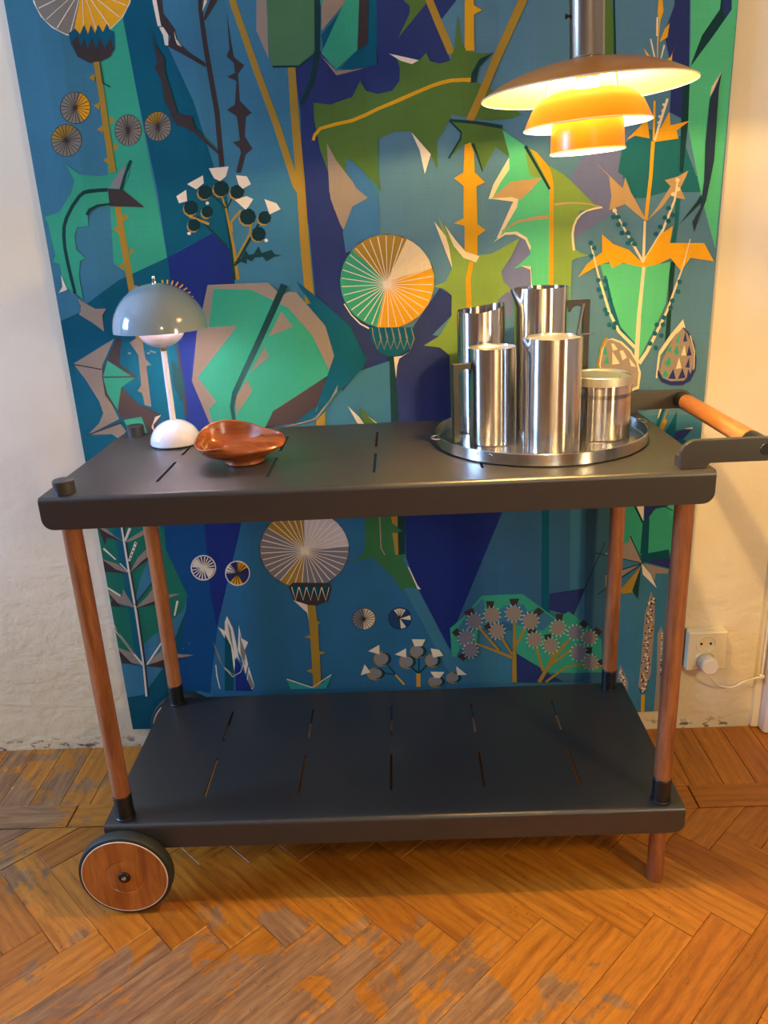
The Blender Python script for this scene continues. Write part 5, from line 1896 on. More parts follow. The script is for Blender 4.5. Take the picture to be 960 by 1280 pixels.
# let the print follow the soft vertical ripples of the cloth
for x in XG[1:-1]:
    bmesh.ops.bisect_plane(bm, geom=bm.verts[:] + bm.edges[:] + bm.faces[:], plane_co=(x - HX, 0, 0), plane_no=(1, 0, 0))
for v in bm.verts:
    v.co.y += wave(v.co.x + HX)
for f in bm.faces:
    f.normal_update()
me = bpy.data.meshes.new('printed_pattern')
for f in bm.faces:
    if f.normal.y > 0:
        f.normal_flip()
bm.to_mesh(me)
bm.free()
me.materials.append(M_cloth)
po = bpy.data.objects.new('printed_pattern', me)
C.objects.link(po)
po.parent = hang
# the cloth itself: a thin stretched sheet with turned hems
bm = bmesh.new()
lay = bm.loops.layers.float_color.new('print')
xs = XG
fr = [[bm.verts.new((x - HX, wave(x) - 0.00001, z - HZ)) for x in xs] for z in (CZ0, CZ1)]
bk = [[bm.verts.new((x - HX, wave(x) + 0.0018, z - HZ)) for x in xs] for z in (CZ0, CZ1)]
n = len(xs)
for i in range(n - 1):
    bm.faces.new((fr[0][i], fr[0][i + 1], fr[1][i + 1], fr[1][i]))
    bm.faces.new((bk[0][i + 1], bk[0][i], bk[1][i], bk[1][i + 1]))
    bm.faces.new((fr[0][i + 1], fr[0][i], bk[0][i], bk[0][i + 1]))
    bm.faces.new((fr[1][i], fr[1][i + 1], bk[1][i + 1], bk[1][i]))
bm.faces.new((fr[0][0], fr[1][0], bk[1][0], bk[0][0]))
bm.faces.new((fr[1][-1], fr[0][-1], bk[0][-1], bk[1][-1]))
for f in bm.faces:
    for lp in f.loops:
        lp[lay] = lin((62, 122, 152))
obj('cloth', bm, M_cloth, hang, smooth=False)
bm = bmesh.new()
box(bm, CX0 + 0.01 - HX, CX1 - 0.01 - HX, 0.0035, 0.011, 1.47, 1.52)
box(bm, CX0 + 0.03 - HX, CX0 + 0.045 - HX, 0.0035, 0.011, 0.02, 1.47)
box(bm, CX1 - 0.045 - HX, CX1 - 0.03 - HX, 0.0035, 0.011, 0.02, 1.47)
obj('stretcher_frame', bm, M_teak_h, hang, smooth=False)

# ------------------------------------------------------------------ trolley
YFt, YR, XA, XB = -0.4216, -0.0867, 0.0156, 0.8902
cart = thing('serving_trolley', 'black two-tier serving trolley with teak legs, handle and front wheel', 'trolley', (0.45, -0.254, 0))
CO = Vector((0.45, -0.254, 0))


def rel(x, y, z):
    return (x - CO.x, y - CO.y, z - CO.z)


SLX = (0.137, 0.2975, 0.453, 0.610, 0.769)


def tray(zt, lip, name, x0, x1, y0, y1, sets):
    """bent sheet: flat top with two rows of slots, rolled down at front and back"""
    b = bmesh.new()
    T = 0.004
    rb = 0.0065
    # top sheet with slots: grid of rectangles, the slot cells left out
    sw = 0.0022
    ys = [y0 + rb, y0 + rb + 0.0015]
    for a, c_ in sets:
        ys += [a, c_]
    ys += [y1 - rb - 0.0015, y1 - rb]
    xsx = [x0]
    for s in SLX:
        xsx += [s - sw, s + sw]
    xsx.append(x1)
    for side, z in ((0, zt), (1, zt - T)):
        V = [[b.verts.new((X, Y, z)) for X in xsx] for Y in ys]
        for j in range(len(ys) - 1):
            for i in range(len(xsx) - 1):
                if j in (2, 4) and i % 2 == 1:
                    continue
                f = (V[j][i], V[j][i + 1], V[j + 1][i + 1], V[j + 1][i])
                b.faces.new(f if side == 0 else f[::-1])
        if side == 0:
            VT = V
        else:
            VB = V
    for j in range(len(ys) - 1):
        for i in range(len(xsx) - 1):
            if j in (2, 4) and i % 2 == 1:
                q = ((j, i), (j, i + 1), (j + 1, i + 1), (j + 1, i))
                for a in range(4):
                    p, r_ = q[a], q[(a + 1) % 4]
                    b.faces.new((VT[r_[0]][r_[1]], VT[p[0]][p[1]], VB[p[0]][p[1]], VB[r_[0]][r_[1]]))
    for i in (0, len(xsx) - 1):
        for j in range(len(ys) - 1):
            b.faces.new((VT[j][i], VT[j + 1][i], VB[j + 1][i], VB[j][i]))
    # rolled lips
    for sgn, ye in ((-1, y0), (1, y1)):
        # bend strip
        prof = []
        yc, zc = ye - sgn * rb, zt - rb
        for k in range(0, 7):
            a = R(90 * k / 6)
            prof.append((yc + sgn * rb * math.sin(a), zc + rb * math.cos(a)))
        inner = []
        for k in range(0, 7):
            a = R(90 * k / 6)
            inner.append((yc + sgn * (rb - T) * math.sin(a), zc + (rb - T) * math.cos(a)))
        prof.append((yc + sgn * rb, zc - 0.0015))
        inner.append((yc + sgn * (rb - T), zc - 0.0015))
        for A, flip in ((prof, 0), (inner, 1)):
            rows = [[b.verts.new((X, p[0], p[1])) for X in (x0, x1)] for p in A]
            for r0, r1 in zip(rows, rows[1:]):
                b.faces.new((r0[0], r0[1], r1[1], r1[0]))
        for X in (x0, x1):
            b.faces.new([b.verts.new((X, p[0], p[1])) for p in prof + inner[::-1]])
        # the flat lip with rounded lower corners
        rc = 0.016
        out = [(x0, zc - 0.0015), (x1, zc - 0.0015)]
        for k in range(7):
            a = R(-90 * k / 6)
            out.append((x1 - rc + rc * math.cos(a), zt - lip + rc + rc * math.sin(a)))
        for k in range(7):
            a = R(-90 - 90 * k / 6)
            out.append((x0 + rc + rc * math.cos(a), zt - lip + rc + rc * math.sin(a)))
        prism(b, out, 'y', ye, ye - sgn * T)
    bmesh.ops.remove_doubles(b, verts=b.verts[:], dist=0.00005)
    zl = zt - rb - 0.0015
    inside = [f for f in b.faces if all(abs(v.co.z - zl) < 1e-5 for v in f.verts)]
    bmesh.ops.delete(b, geom=inside, context='FACES_ONLY')
    bmesh.ops.transform(b, matrix=Matrix.Translation(-CO), verts=b.verts[:])
    o = obj(name, b, M_black, cart, sharp=50)
    return o


tray(0.720, 0.047, 'upper_shelf', -0.0145, 0.9215, -0.4460, -0.0640, ((-0.3855, -0.2805), (-0.2390, -0.1390)))
tray(0.160, 0.046, 'lower_shelf', -0.0135, 0.9225, -0.4460, -0.0640, ((-0.3790, -0.2760), (-0.2220, -0.1250)))
LR = 0.0138
for (x, y) in ((XA, YFt), (XB, YFt), (XA, YR), (XB, YR)):
    bm = bmesh.new()
    lathe(bm, [(0, 0.2035), (LR - 0.001, 0.2035), (LR, 0.2045), (LR, 0.714), (0, 0.714)], 28)
    o = obj('leg', bm, M_teak, cart)
    o.location = rel(x, y, 0)
    bm = bmesh.new()
    lathe(bm, [(0, 0.1605), (LR + 0.0022, 0.1605), (LR + 0.002, 0.1625), (LR + 0.0008, 0.1635), (LR + 0.0008, 0.2026), (LR + 0.0002, 0.2034), (0, 0.2034)], 28)
    o = obj('collar', bm, M_black2, cart)
    o.location = rel(x, y, 0)
for y in (YFt, YR):
    bm = bmesh.new()
    lathe(bm, [(0, 0.7205), (0.0150, 0.7205), (0.0150, 0.7385), (0.0138, 0.7395), (0, 0.7395)], 28)
    o = obj('cap', bm, M_black, cart)
    o.location = rel(XA, y, 0)
    bm = bmesh.new()
    lathe(bm, [(0, 0), (LR - 0.0015, 0), (LR - 0.0004, 0.0025), (LR - 0.0004, 0.155), (0, 0.155)], 28)
    o = obj('foot', bm, M_teak, cart)
    o.location = rel(XB - 0.0005, y, 0.0003)

# wheels on the left side, front face towards the room and back face towards the wall
for y, s in ((-0.4565, -1), (-0.0430, 1)):
    ctr = Vector((0.0155, y, 0.0770))
    M = Matrix.Rotation(R(90), 4, 'X')
    bm = bmesh.new()
    tr = [(0.0700, -0.0110), (0.0752, -0.0100), (0.0768, -0.0060), (0.0768, 0.0060), (0.0752, 0.0100), (0.0700, 0.0110), (0.066, 0.0090), (0.066, -0.0090)]
    lathe(bm, tr, 56, close=True, rot=M)
    w = obj('wheel', bm, M_rubber, cart)
    w.location = Vector(rel(*ctr))
    bm = bmesh.new()
    lathe(bm, [(0, 0.0105), (0.0095, 0.0105), (0.0095, 0.0116), (0.030, 0.0116), (0.0312, 0.0108), (0.0324, 0.0118), (0.0690, 0.0118), (0.0702, 0.0105),
               (0.0702, -0.0105), (0.0690, -0.0118), (0.0324, -0.0118), (0.0312, -0.0108), (0.030, -0.0116), (0.0095, -0.0116), (0, -0.0116)], 56, rot=M)
    obj('wheel_disc', bm, M_teak_w, w)
    bm = bmesh.new()
    lathe(bm, [(0.0690, 0.0112), (0.0690, 0.0122), (0.0704, 0.0122), (0.0708, 0.0112)], 56, close=True, rot=M)
    obj('wheel_edge', bm, M_rim, w, label='pale ring around the wheel disc')
    bm = bmesh.new()
    lathe(bm, [(0, 0.0145), (0.0092, 0.0145), (0.0100, 0.0135), (0.0100, 0.0100), (0, 0.0100)], 28, rot=M)
    lathe(bm, [(0, -0.0145), (0.0092, -0.0145), (0.0100, -0.0135), (0.0100, -0.0100), (0, -0.0100)], 28, rot=M)
    obj('hub', bm, M_black2, w)
    bm = bmesh.new()
    lathe(bm, [(0, 0.0170), (0.0022, 0.0168), (0.0036, 0.0158), (0.0040, 0.0140), (0, 0.0140)], 20, rot=M)
    obj('screw', bm, M_steel_p, w)
# axle and its brackets under the lower shelf
bm = bmesh.new()
tube(bm, [rel(0.0155, -0.4680, 0.077), rel(0.0155, -0.0300, 0.077)], 0.005, 12)
obj('axle', bm, M_black2, cart)
for y in (-0.4380, -0.0640):
    bm = bmesh.new()
    prism(bm, [(0.003, 0.150), (0.028, 0.150), (0.024, 0.072), (0.0155, 0.066), (0.007, 0.072)], 'y', y, y + 0.004)
    bmesh.ops.transform(bm, matrix=Matrix.Translation(-CO), verts=bm.verts[:])
    obj('axle_bracket', bm, M_black2, cart, smooth=False)

# push handle: two flat brackets and a teak bar between them
HXc, HZc = 0.990, 0.744
for y0, y1 in ((YFt - 0.0125, YFt - 0.0035), (YR - 0.004, YR + 0.004)):
    out = [(XB - 0.0150, 0.7206), (XB - 0.0150, 0.7440)]
    for k in range(1, 7):
        a = R(180 - 90 * k / 6)
        out.append((XB - 0.0150 + 0.020 + 0.020 * math.cos(a), 0.7405 + 0.020 * math.sin(a)))
    out += [(HXc + 0.002, 0.7605)]
    for k in range(1, 12):
        a = R(90 - 180 * k / 11)
        out.append((HXc + 0.002 + 0.0165 * math.cos(a), HZc + 0.0165 * math.sin(a)))
    out += [(XB + 0.0260, 0.7275), (XB + 0.0225, 0.7240), (XB + 0.0225, 0.7206)]
    bm = bmesh.new()
    prism(bm, out, 'y', y0, y1, 0.0007, 1)
    bmesh.ops.transform(bm, matrix=Matrix.Translation(-CO), verts=bm.verts[:])
    flat_normals(obj('handle_bracket', bm, M_black, cart, sharp=60))
# small steps behind the front bracket and base pads
for y in (YFt, YR):
    bm = bmesh.new()
    lathe(bm, [(0, 0.7205), (0.0135, 0.7205), (0.0135, 0.7350), (0.0125, 0.7360), (0, 0.7360)], 24)
    o = obj('leg_cap', bm, M_black, cart)
    o.location = rel(XB - 0.001, y + 0.010, 0)
bm = bmesh.new()
HR = 0.0138
MH = Matrix.Rotation(R(-90), 4, 'X')
lathe(bm, [(0, -0.385), (HR - 0.001, -0.385), (HR, -0.384), (HR, -0.119), (HR - 0.001, -0.118), (0, -0.118)], 28, rot=MH)
o = obj('handle_bar', bm, M_teak_h, cart)
o.location = rel(HXc, 0, HZc)
for a, b in ((-0.4255, -0.3852), (-0.1178, -0.0900)):
    bm = bmesh.new()
    lathe(bm, [(0, a), (HR + 0.0006, a), (HR + 0.0006, b), (0, b)], 28, rot=MH)
    o = obj('handle_ferrule', bm, M_black2, cart)
    o.location = rel(HXc, 0, HZc)
bm = bmesh.new()
lathe(bm, [(0, -0.4352), (0.008, -0.4352), (0.0085, -0.4345), (0.0085, -0.4320), (0, -0.4320)], 24, rot=MH)
o = obj('handle_bolt', bm, M_black2, cart)
o.location = rel(HXc, 0, HZc)

# ------------------------------------------------------------------ round steel tray
TC = (0.7165, -0.2330)
TRr = 0.1670
tr_ = thing('round_tray', 'round brushed steel tray holding the steel vessels', 'tray', (TC[0], TC[1], 0.7206))
bm = bmesh.new()
lathe(bm, [(0, 0), (TRr - 0.002, 0), (TRr, 0.002), (TRr, 0.0185), (TRr - 0.0006, 0.0192), (TRr - 0.0014, 0.0185), (TRr - 0.0014, 0.0030), (TRr - 0.0030, 0.0016), (0, 0.0016)], 96)
obj('tray_dish', bm, M_steel, tr_)
for ang in (191, 7):
    a = R(ang)
    bm = bmesh.new()
    pts = []
    for k in range(13):
        b_ = R(-90 + 180 * k / 12)
        lx, ly = 0.011 * math.cos(b_), 0.013 * math.sin(b_)
        pts.append(((TRr + lx) * math.cos(a) - ly * math.sin(a), (TRr + lx) * math.sin(a) + ly * math.cos(a), 0.0165))
    tube(bm, pts, 0.0014, 8)
    obj('tray_handle', bm, M_steel_p, tr_)
bm = bmesh.new()
a = R(235)
for ang in (228, 236):
    a = R(ang)
    lathe(bm, [(0, 0.0015), (0.0018, 0.0015), (0.0024, 0), (0, 0)], 10, rot=Matrix.Translation(((TRr) * math.cos(a), (TRr) * math.sin(a), 0.014)) @ Matrix.Rotation(a, 4, 'Z') @ Matrix.Rotation(R(90), 4, 'Y'))
obj('rivet', bm, M_steel_p, tr_)
TZ = 0.7223


def vessel(bm, r, h, t=0.0012, floor_z=0.003, spout=None, seg=96, top=None):
    """open thin-walled cylinder; spout = (angle, length, half width, depth); top(angle) = rim height offset"""
    prof = [('o', r - 0.0015, 0.0), ('o', r, 0.0015)] + [('o', r, h * k) for k in (0.25, 0.5, 0.75)] + [('o', r, h - d) for d in (0.030, 0.022, 0.015, 0.009, 0.004, 0.0)]
    prof += [('i', r - t, h - d) for d in (0.0, 0.004, 0.009, 0.015, 0.022, 0.030)] + [('i', r - t, h * 0.5), ('i', r - t, floor_z)]
    rings = []
    for kind, rr, z in prof:
        ring = []
        for i in range(seg):
            a = 2 * math.pi * i / seg
            R_, zz = rr, z
            if top and z > h - 0.031:
                k = (z - (h - 0.031)) / 0.031
                zz += top(a) * k
            if spout:
                d = (a - spout[0] + math.pi) % (2 * math.pi) - math.pi
                w = max(0.0, 1 - abs(d) / spout[2])
                k = max(0.0, (z - (h - spout[3])) / spout[3])
                R_ += spout[1] * w * k
            ring.append(bm.verts.new((R_ * math.cos(a), R_ * math.sin(a), zz)))
        rings.append(ring)
    for A, B in zip(rings, rings[1:]):
        for i in range(seg):
            j = (i + 1) % seg
            bm.faces.new((A[i], A[j], B[j], B[i]))
    bm.faces.new(rings[0][::-1])
    bm.faces.new(rings[-1])
    return bm


def handle_plate(name, parent, ang, r, w, z0, z1, th=0.010, hole=True, mat=None):
    """flat black plate handle standing off the body, with a finger opening that starts in a round hole"""
    th2 = th / 2
    # outline in (radial, z): outer plate with the opening cut from the body side
    hr = 0.0105
    out = [(r - 0.0005, z1), (r + w, z1), (r + w, z0), (r + w - 0.011, z0)]
    zc = z1 - 0.018
    out += [(r + w - 0.011, zc - hr * 0.9)]
    xc = r + w - 0.0205
    for k in range(0, 11):
        a = R(-20 + 200 * k / 10)
        out.append((max(xc + hr * math.cos(a), r + 0.0005), zc + hr * math.sin(a) * 0.9))
    out += [(r - 0.0005, zc)]
    bm = bmesh.new()
    prism(bm, out, 'y', -th2, th2, 0.0008, 1)
    o = obj(name, bm, mat or M_black2, parent)
    o.rotation_euler = (0, 0, ang)
    return o


# front pitcher
P1 = thing('pitcher', 'tall steel mixing jug at the front centre of the tray with a stirring spoon', 'pitcher', (0.7235, -0.3040, TZ))
bm = bmesh.new()
vessel(bm, 0.0418, 0.1690, spout=(R(190), 0.010, 0.30, 0.020))
obj('body', bm, M_steel, P1)
bm = bmesh.new()
prism(bm, [(0.040, -0.0045), (0.0665, -0.0035), (0.0665, 0.0035), (0.040, 0.0045)], 'z', 0.1680, 0.1700, 0.0004, 1)
lathe(bm, [(0.0300, 0.1650), (0.0404, 0.1650), (0.0404, 0.1664), (0.0300, 0.1664)], 48, close=True)
o = obj('ice_strainer', bm, M_steel_p, P1)
o.rotation_euler = (0, 0, R(18))
bm = bmesh.new()
lathe(bm, [(0, 0.1652), (0.0402, 0.1652), (0.0402, 0.1664), (0, 0.1668)], 64)
obj('lid', bm, M_steel_lid, P1)
SPN = thing('stirring_spoon', 'thin steel stirring rod standing up from the front jug', 'spoon', (0.760, -0.292, 0.8895))
bm = bmesh.new()
tube(bm, [(0.0, 0, 0.0), (0.0095, 0.010, 0.0445)], [0.0022, 0.0026], 10)
obj('rod', bm, M_steel_p, SPN)

# front left jug with black handle
P2 = thing('coffee_jug', 'steel lidded jug at the left of the tray with black handle facing the lamp', 'jug', (0.6405, -0.2440, TZ))
bm = bmesh.new()
vessel(bm, 0.0372, 0.1500)
obj('body', bm, M_steel, P2)
bm = bmesh.new()
lathe(bm, [(0, 0.1440), (0.0330, 0.1440), (0.0355, 0.1478), (0.0357, 0.1478), (0.0357, 0.1410), (0, 0.1410)], 64)
obj('lid', bm, M_steel_lid, P2)
handle_plate('handle', P2, R(196), 0.0368, 0.030, 0.006, 0.1290, 0.011)

# back left tall creamer with slanting rim
P3 = thing('creamer', 'tall plain steel jug with sloping rim, behind the left jug on the tray', 'jug', (0.6320, -0.1600, TZ))
bm = bmesh.new()
vessel(bm, 0.0388, 0.2010, top=lambda a: 0.0050 * math.cos(a - R(20)) + 0.002 * math.cos(2 * a))
obj('body', bm, M_steel, P3)

# back centre big jug
P4 = thing('water_jug', 'tallest steel jug at the back of the tray with spout and black plate handle', 'jug', (0.7300, -0.1550, TZ))
bm = bmesh.new()
vessel(bm, 0.0430, 0.2290, spout=(R(196), 0.0120, 0.34, 0.030))
obj('body', bm, M_steel, P4)
handle_plate('handle', P4, R(0), 0.0425, 0.036, 0.080, 0.2060, 0.010)

# low lidded box
P5 = thing('ice_bucket', 'low wide lidded steel pot at the right of the tray', 'pot', (0.8130, -0.2330, TZ))
bm = bmesh.new()
vessel(bm, 0.0470, 0.0960)
obj('body', bm, M_steel, P5)
bm = bmesh.new()
RL = 0.0486
lathe(bm, [(RL - 0.0015, 0.0850), (RL, 0.0853), (RL, 0.0985), (RL - 0.0006, 0.0992), (RL - 0.0020, 0.0985), (RL - 0.0022, 0.0945), (0.0, 0.0945), (0, 0.0935), (RL - 0.0014, 0.0935)], 72, close=False)
lid = obj('lid', bm, M_steel_lid, P5)
bm = bmesh.new()
lathe(bm, [(0, 0.0), (0.0360, 0.0), (0.0372, 0.0012), (0.0365, 0.0024), (0, 0.0028)], 64, c=(-0.0085, 0, 0.0947))
obj('lid_disc', bm, M_steel_lid, lid)

# ------------------------------------------------------------------ turned bowl
rim = [(-.076, -.005, .037), (-.066, .026, .049), (-.036, .042, .055), (0, .038, .051), (.030, .022, .044), (.059, .006, .039), (.050, .000, .038),
       (.034, .000, .038), (.020, -.018, .038), (0, -.042, .037), (-.030, -.061, .033), (-.056, -.057, .031), (-.071, -.034, .033)]
belly = [(-.062, -.008, .021), (-.056, .024, .028), (-.032, .038, .030), (.002, .040, .028), (.035, .030, .026), (.062, .008, .028), (.066, -.016, .027),
         (.058, -.036, .026), (.036, -.050, .025), (.008, -.058, .024), (-.025, -.055, .019), (-.047, -.047, .017), (-.058, -.030, .018)]
fa = [180, 145, 115, 85, 55, 25, 0, -25, -55, -90, -120, -145, -165]
fa2 = [(math.cos(R(a)), math.sin(R(a))) for a in fa]
K = 6
RM, BE, FT = curve(rim, K, True), curve(belly, K, True), curve(fa2, K, True)
bowl = thing('wooden_bowl', 'small turned teak bowl with a twisted rim beside the table lamp', 'bowl', (0.2500, -0.2850, 0.7205))
bm = bmesh.new()
FC = (0.0, -0.010)
rings = []
N = len(RM)


def ringadd(f):
    rings.append([bm.verts.new(f(i)) for i in range(N)])


def foot_pt(i, r, z):
    x, y = FT[i]
    l = math.hypot(x, y)
    return (FC[0] + x / l * r, FC[1] + y / l * r, z)


def lerp(a, b, k):
    return tuple(p + (q - p) * k for p, q in zip(a, b))


ringadd(lambda i: foot_pt(i, 0.024, 0.0015))
ringadd(lambda i: foot_pt(i, 0.026, 0.0))
ringadd(lambda i: foot_pt(i, 0.031, 0.0))
ringadd(lambda i: foot_pt(i, 0.0316, 0.0015))
ringadd(lambda i: foot_pt(i, 0.0305, 0.0045))
ringadd(lambda i: foot_pt(i, 0.0310, 0.0075))
for k in (0.30, 0.55, 0.80, 1.0):
    def f(i, k=k):
        p = lerp(foot_pt(i, 0.0310, 0.0080), BE[i], k)
        return (p[0], p[1], 0.0080 + (BE[i][2] - 0.0080) * k ** 1.25)
    ringadd(f)
for k in (0.25, 0.5, 0.75, 0.92):
    def f(i, k=k):
        p = lerp(BE[i], RM[i], k ** 1.6)
        return (p[0], p[1], BE[i][2] + (RM[i][2] - BE[i][2]) * (1 - (1 - k) ** 1.7))
    ringadd(f)


def inset(i, d, dz):
    cx_, cy__ = -0.018, -0.008
    x, y, z = RM[i]
    l = math.hypot(x - cx_, y - cy__)
    k = max(0.15, (l - d) / l)
    return (cx_ + (x - cx_) * k, cy__ + (y - cy__) * k, z + dz)


ringadd(lambda i: inset(i, 0.0006, 0.0010))
ringadd(lambda i: inset(i, 0.0024, 0.0016))
ringadd(lambda i: inset(i, 0.0042, 0.0008))
for k, zz in ((0.96, 0.60), (0.86, 0.28), (0.66, 0.08), (0.36, 0.0)):
    def f(i, k=k, zz=zz):
        x, y, z = inset(i, 0.0050, -0.001)
        return (-0.018 + (x + 0.018) * k, -0.008 + (y + 0.008) * k, 0.012 + (z - 0.012) * zz)
    ringadd(f)
for A, B in zip(rings, rings[1:]):
    for i in range(N):
        j = (i + 1) % N
        bm.faces.new((A[i], A[j], B[j], B[i]))
bm.faces.new(rings[0][::-1])
bm.faces.new(rings[-1])
ob = obj('bowl_body', bm, M_bowl, bowl, sharp=70)
md = ob.modifiers.new('smooth', 'SUBSURF')
md.levels = md.render_levels = 1

# ------------------------------------------------------------------ table lamp
LC = (0.1070, -0.1600)
tl = thing('table_lamp', 'small mushroom table lamp with blue-grey dome shade on white stem and base', 'lamp', (LC[0], LC[1], 0.7205))
bm = bmesh.new()
br = 0.0425
prof = [(0, 0.0020), (br - 0.001, 0.0020)] + [(br * math.cos(R(a)), 0.0035 + 0.0385 * math.sin(R(a))) for a in range(0, 90, 9)] + [(0, 0.0420)]
lathe(bm, prof, 64)
obj('base', bm, M_lamp_white, tl)
bm = bmesh.new()
lathe(bm, [(0, 0), (br - 0.0015, 0), (br - 0.0015, 0.0022), (0, 0.0022)], 64)
obj('base_pad', bm, M_black2, tl)
bm = bmesh.new()
lathe(bm, [(0, 0.040), (0.0052, 0.040), (0.0048, 0.160), (0, 0.160)], 28)
obj('stem', bm, M_lamp_white, tl)
bm = bmesh.new()
lathe(bm, [(0, 0.158), (0.0050, 0.158), (0.0056, 0.161), (0.0050, 0.166), (0, 0.166)], 28)
obj('stem_joint', bm, M_steel_p, tl)
# white under bowl, open at its top
bm = bmesh.new()
ir = 0.0400
zc = 0.1985
o_ = [(ir * math.cos(R(a)), zc + 0.0355 * math.sin(R(a))) for a in range(-84, 1, 7)]
i_ = [((ir - 0.0012) * math.cos(R(a)), zc + 0.0343 * math.sin(R(a))) for a in range(0, -85, -7)]
lathe(bm, [(0, o_[0][1])] + o_ + i_ + [(0, i_[-1][1])], 56)
obj('lower_shade', bm, M_lamp_white, tl)
# dome shade
bm = bmesh.new()
dr = 0.0760
zd = 0.1920
o_ = [(dr * math.cos(R(a)), zd + 0.0745 * math.sin(R(a))) for a in range(0, 90, 5)]
i_ = [((dr - 0.0011) * math.cos(R(a)), zd + 0.0733 * math.sin(R(a))) for a in range(85, -1, -5)]
lathe(bm, o_ + [(0, zd + 0.0745)], 72)
ds = obj('dome_shade', bm, M_blue_grey, tl)
bm = bmesh.new()
lathe(bm, [(0, zd + 0.0733)] + i_ + [(dr, zd)], 72)
obj('shade_lining', bm, M_lamp_white, ds)
bm = bmesh.new()
lathe(bm, [(0, zd + 0.074), (0.0040, zd + 0.074), (0.0040, zd + 0.077), (0.0026, zd + 0.078), (0.0032, zd + 0.0815), (0.0024, zd + 0.085), (0, zd + 0.086)], 20)
obj('finial', bm, M_steel_p, tl)
bm = bmesh.new()
lathe(bm, [(0, 0.1760), (0.006, 0.1765), (0.0105, 0.1820), (0.0095, 0.1910), (0, 0.1970)], 20)
obj('bulb', bm, M_bulb2, tl)
bm = bmesh.new()
lathe(bm, [(0, 0.164), (0.007, 0.164), (0.007, 0.1758), (0, 0.1758)], 16)
obj('bulb_socket', bm, M_lamp_white, tl)
for k in range(3):
    a = R(30 + 120 * k)
    bm = bmesh.new()
    tube(bm, [(0.038 * math.cos(a), 0.038 * math.sin(a), 0.1990), (0.066 * math.cos(a), 0.066 * math.sin(a), 0.2250)], 0.0010, 6)
    obj('shade_strut', bm, M_steel_p, tl)

# ------------------------------------------------------------------ pendant lamp
PC = (0.7280, -0.450)
pl = thing('pendant_lamp', 'three-tiered amber pendant lamp glowing above the right of the trolley', 'lamp', (PC[0], PC[1], 1.1909))
pl.scale = (1.05, 1.05, 1.05)
pl.rotation_euler = (0, R(-2.2), 0)


def two_sided(name, outer, t, mat_o, mat_i, parent, rim_r, rim_z, seg=96):
    bm = bmesh.new()
    lathe(bm, outer, seg)
    o = obj(name, bm, mat_o, parent)
    inner = [(max(r - t * 0.4, 0.0), z - t) for r, z in outer]
    inner[0] = (outer[0][0] - t, outer[0][1])
    inner[-1] = (outer[-1][0], outer[-1][1] - t)
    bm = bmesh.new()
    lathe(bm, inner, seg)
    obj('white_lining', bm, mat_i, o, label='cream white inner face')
    bm = bmesh.new()
    w = 0.0009
    lathe(bm, [(rim_r + w * math.cos(R(a)), rim_z + w * math.sin(R(a))) for a in range(0, 360, 45)], seg, close=True)
    obj('shade_rim', bm, M_rim, o, label='pale rolled rim')
    return o


ORG = 1.184
# big top shade
pr = [(0.1165, 1.184), (0.1090, 1.1895), (0.0950, 1.1965), (0.0780, 1.2030), (0.0600, 1.2080), (0.0420, 1.2115), (0.0215, 1.2135)]
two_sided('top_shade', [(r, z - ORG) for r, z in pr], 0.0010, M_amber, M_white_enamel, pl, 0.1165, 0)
# middle shade
pr = [(0.0705, 1.1495), (0.0665, 1.1580), (0.0610, 1.1690), (0.0545, 1.1755), (0.0450, 1.1810), (0.0380, 1.1830), (0.0330, 1.1835)]
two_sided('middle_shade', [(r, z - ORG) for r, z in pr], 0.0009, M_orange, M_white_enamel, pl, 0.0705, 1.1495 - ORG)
# small bottom shade
pr = [(0.0415, 1.1225), (0.0408, 1.1260), (0.0402, 1.1420), (0.0392, 1.1520), (0.0350, 1.1590), (0.0270, 1.1620), (0.0190, 1.1630)]
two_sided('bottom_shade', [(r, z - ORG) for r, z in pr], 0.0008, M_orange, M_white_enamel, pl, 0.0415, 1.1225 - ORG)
bm = bmesh.new()
lathe(bm, [(0.0205, 1.2120 - ORG), (0.0240, 1.2120 - ORG), (0.0240, 1.2145 - ORG), (0.0192, 1.2165 - ORG), (0.0188, 1.2180 - ORG), (0.0188, 1.2960 - ORG), (0.0192, 1.2965 - ORG), (0.0192, 1.3200 - ORG), (0.0150, 1.3280 - ORG), (0.004, 1.3320 - ORG), (0, 1.3320 - ORG)], 48)
hs = obj('lamp_holder', bm, M_brass, pl)
bm = bmesh.new()
lathe(bm, [(0, 1.196 - ORG), (0.0125, 1.196 - ORG), (0.0125, 1.2120 - ORG), (0, 1.2120 - ORG)], 32)
obj('bulb_socket', bm, M_white_enamel, hs)
for k in range(3):
    bm = bmesh.new()
    a = R(50 + 120 * k)
    box(bm, 0.0185, 0.0197, -0.0022, 0.0022, 1.275 - ORG, 1.319 - ORG)
    o = obj('slot', bm, M_hole, hs, smooth=False)
    o.rotation_euler = (0, 0, a)
bm = bmesh.new()
tube(bm, [(-0.018, 0, 1.2585 - ORG), (-0.0215, 0, 1.2585 - ORG)], 0.0014, 8)
tube(bm, [(-0.0215, 0, 1.2585 - ORG), (-0.0235, 0, 1.2585 - ORG)], 0.0026, 10)
obj('screw', bm, M_black2, hs)
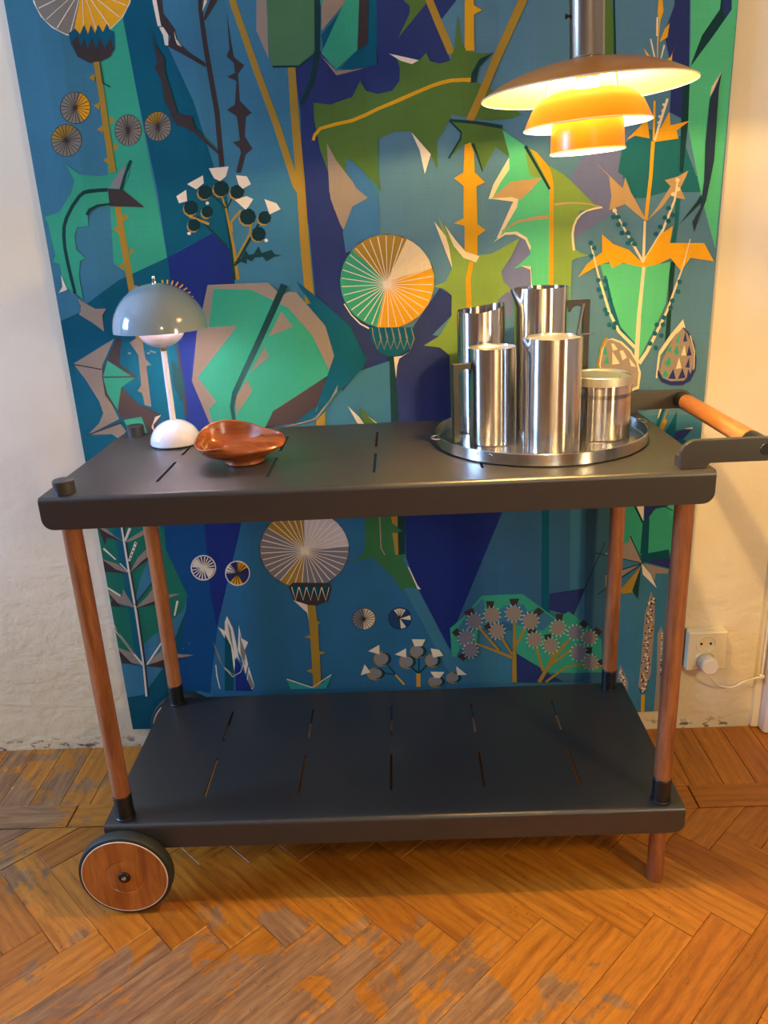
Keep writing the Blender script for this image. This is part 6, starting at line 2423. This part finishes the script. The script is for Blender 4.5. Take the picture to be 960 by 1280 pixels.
for k in range(3):
    a = R(-60 + 120 * k)
    c_, s_ = math.cos(a), math.sin(a)
    bm = bmesh.new()
    tube(bm, [(0.042 * c_, 0.042 * s_, 1.2095 - ORG), (0.0450 * c_, 0.0450 * s_, 1.1805 - ORG)], 0.0013, 6)
    obj('shade_strut', bm, M_brass, pl)
    bm = bmesh.new()
    tube(bm, [(0.0300 * c_, 0.0300 * s_, 1.1835 - ORG), (0.0330 * c_, 0.0330 * s_, 1.1595 - ORG)], 0.0011, 6)
    obj('shade_strut', bm, M_brass, pl)
bm = bmesh.new()
tube(bm, [(0, 0, 1.330 - ORG), (0.015, 0, 1.70 - ORG), (0.05, 0, 2.4275 - ORG)], 0.0026, 8)
obj('cord', bm, M_black2, pl)
bm = bmesh.new()
lathe(bm, [(0, 1.1960 - ORG), (0.0100, 1.1955 - ORG), (0.0128, 1.1900 - ORG), (0.0134, 1.1720 - ORG), (0.0134, 1.1640 - ORG), (0.0110, 1.1540 - ORG), (0.0060, 1.1500 - ORG), (0, 1.1490 - ORG)], 24)
obj('bulb', bm, M_bulb, pl)

# ------------------------------------------------------------------ wall socket, plug, cable
ws = thing('wall_socket', 'ivory double wall socket low on the wall right of the trolley', 'socket', (1.1060, 0, 0.200))
bm = bmesh.new()
box(bm, -0.0400, 0.0400, -0.0260, 0.0, -0.0450, 0.0440, 0.004, 3)
flat_normals(obj('cover', bm, M_ivory, ws, sharp=60))
MX = Matrix.Rotation(R(90), 4, 'X')
for zz in (0.0170, -0.0195):
    bm = bmesh.new()
    lathe(bm, [(0.0205, 0.0262), (0.0190, 0.0285), (0.0176, 0.0270), (0.0172, 0.0262), (0.0165, 0.0261), (0, 0.0261)], 40, c=(-0.004, 0, zz), rot=MX)
    so = obj('socket_well', bm, M_ivory, ws)
    bm = bmesh.new()
    for sx_ in (-0.0095, 0.0095):
        lathe(bm, [(0, 0.0268), (0.0026, 0.0268), (0.0026, 0.0255), (0, 0.0255)], 14, c=(-0.004 + sx_, 0, zz + 0.001), rot=MX)
    obj('pin_hole', bm, M_hole, so)
bm = bmesh.new()
lathe(bm, [(0, 0.0275), (0.0018, 0.0272), (0.0022, 0.0262), (0, 0.0262)], 12, c=(-0.003, 0, -0.001), rot=MX)
obj('screw', bm, M_hole, ws)
pg = thing('plug', 'round white plug in the lower half of the wall socket', 'plug', (1.1035, -0.0265, 0.1790))
bm = bmesh.new()
lathe(bm, [(0, 0.0005), (0.0150, 0.0005), (0.0172, 0.004), (0.0178, 0.024), (0.0165, 0.0270), (0.0150, 0.0280), (0.0146, 0.0272), (0, 0.0268)], 40, rot=MX)
obj('plug_body', bm, M_ivory2, pg)
cb = thing('cable', 'thin white cable running from the plug to the door frame', 'cable', (1.1035, -0.0400, 0.163))
bm = bmesh.new()
pts = curve([(1.106, -0.046, 0.166), (1.108, -0.046, 0.155), (1.124, -0.036, 0.132), (1.145, -0.020, 0.112), (1.172, -0.010, 0.103), (1.198, -0.006, 0.113), (1.2150, -0.0155, 0.126), (1.228, -0.0155, 0.130), (1.2290, -0.0155, 0.140), (1.2285, -0.0155, 0.30), (1.2280, -0.0155, 0.60), (1.2280, -0.0155, 2.0)], 8)
tube(bm, [(p[0] - 1.1035, p[1] + 0.04, p[2] - 0.163) for p in pts], 0.0019, 8)
obj('cord', bm, M_ivory2, cb)
bm = bmesh.new()
box(bm, 1.2235 - 1.1035, 1.2345 - 1.1035, 0.0215, 0.0280, -0.0375, -0.0295, 0.0015, 2)
obj('cable_clip', bm, M_ivory2, cb)
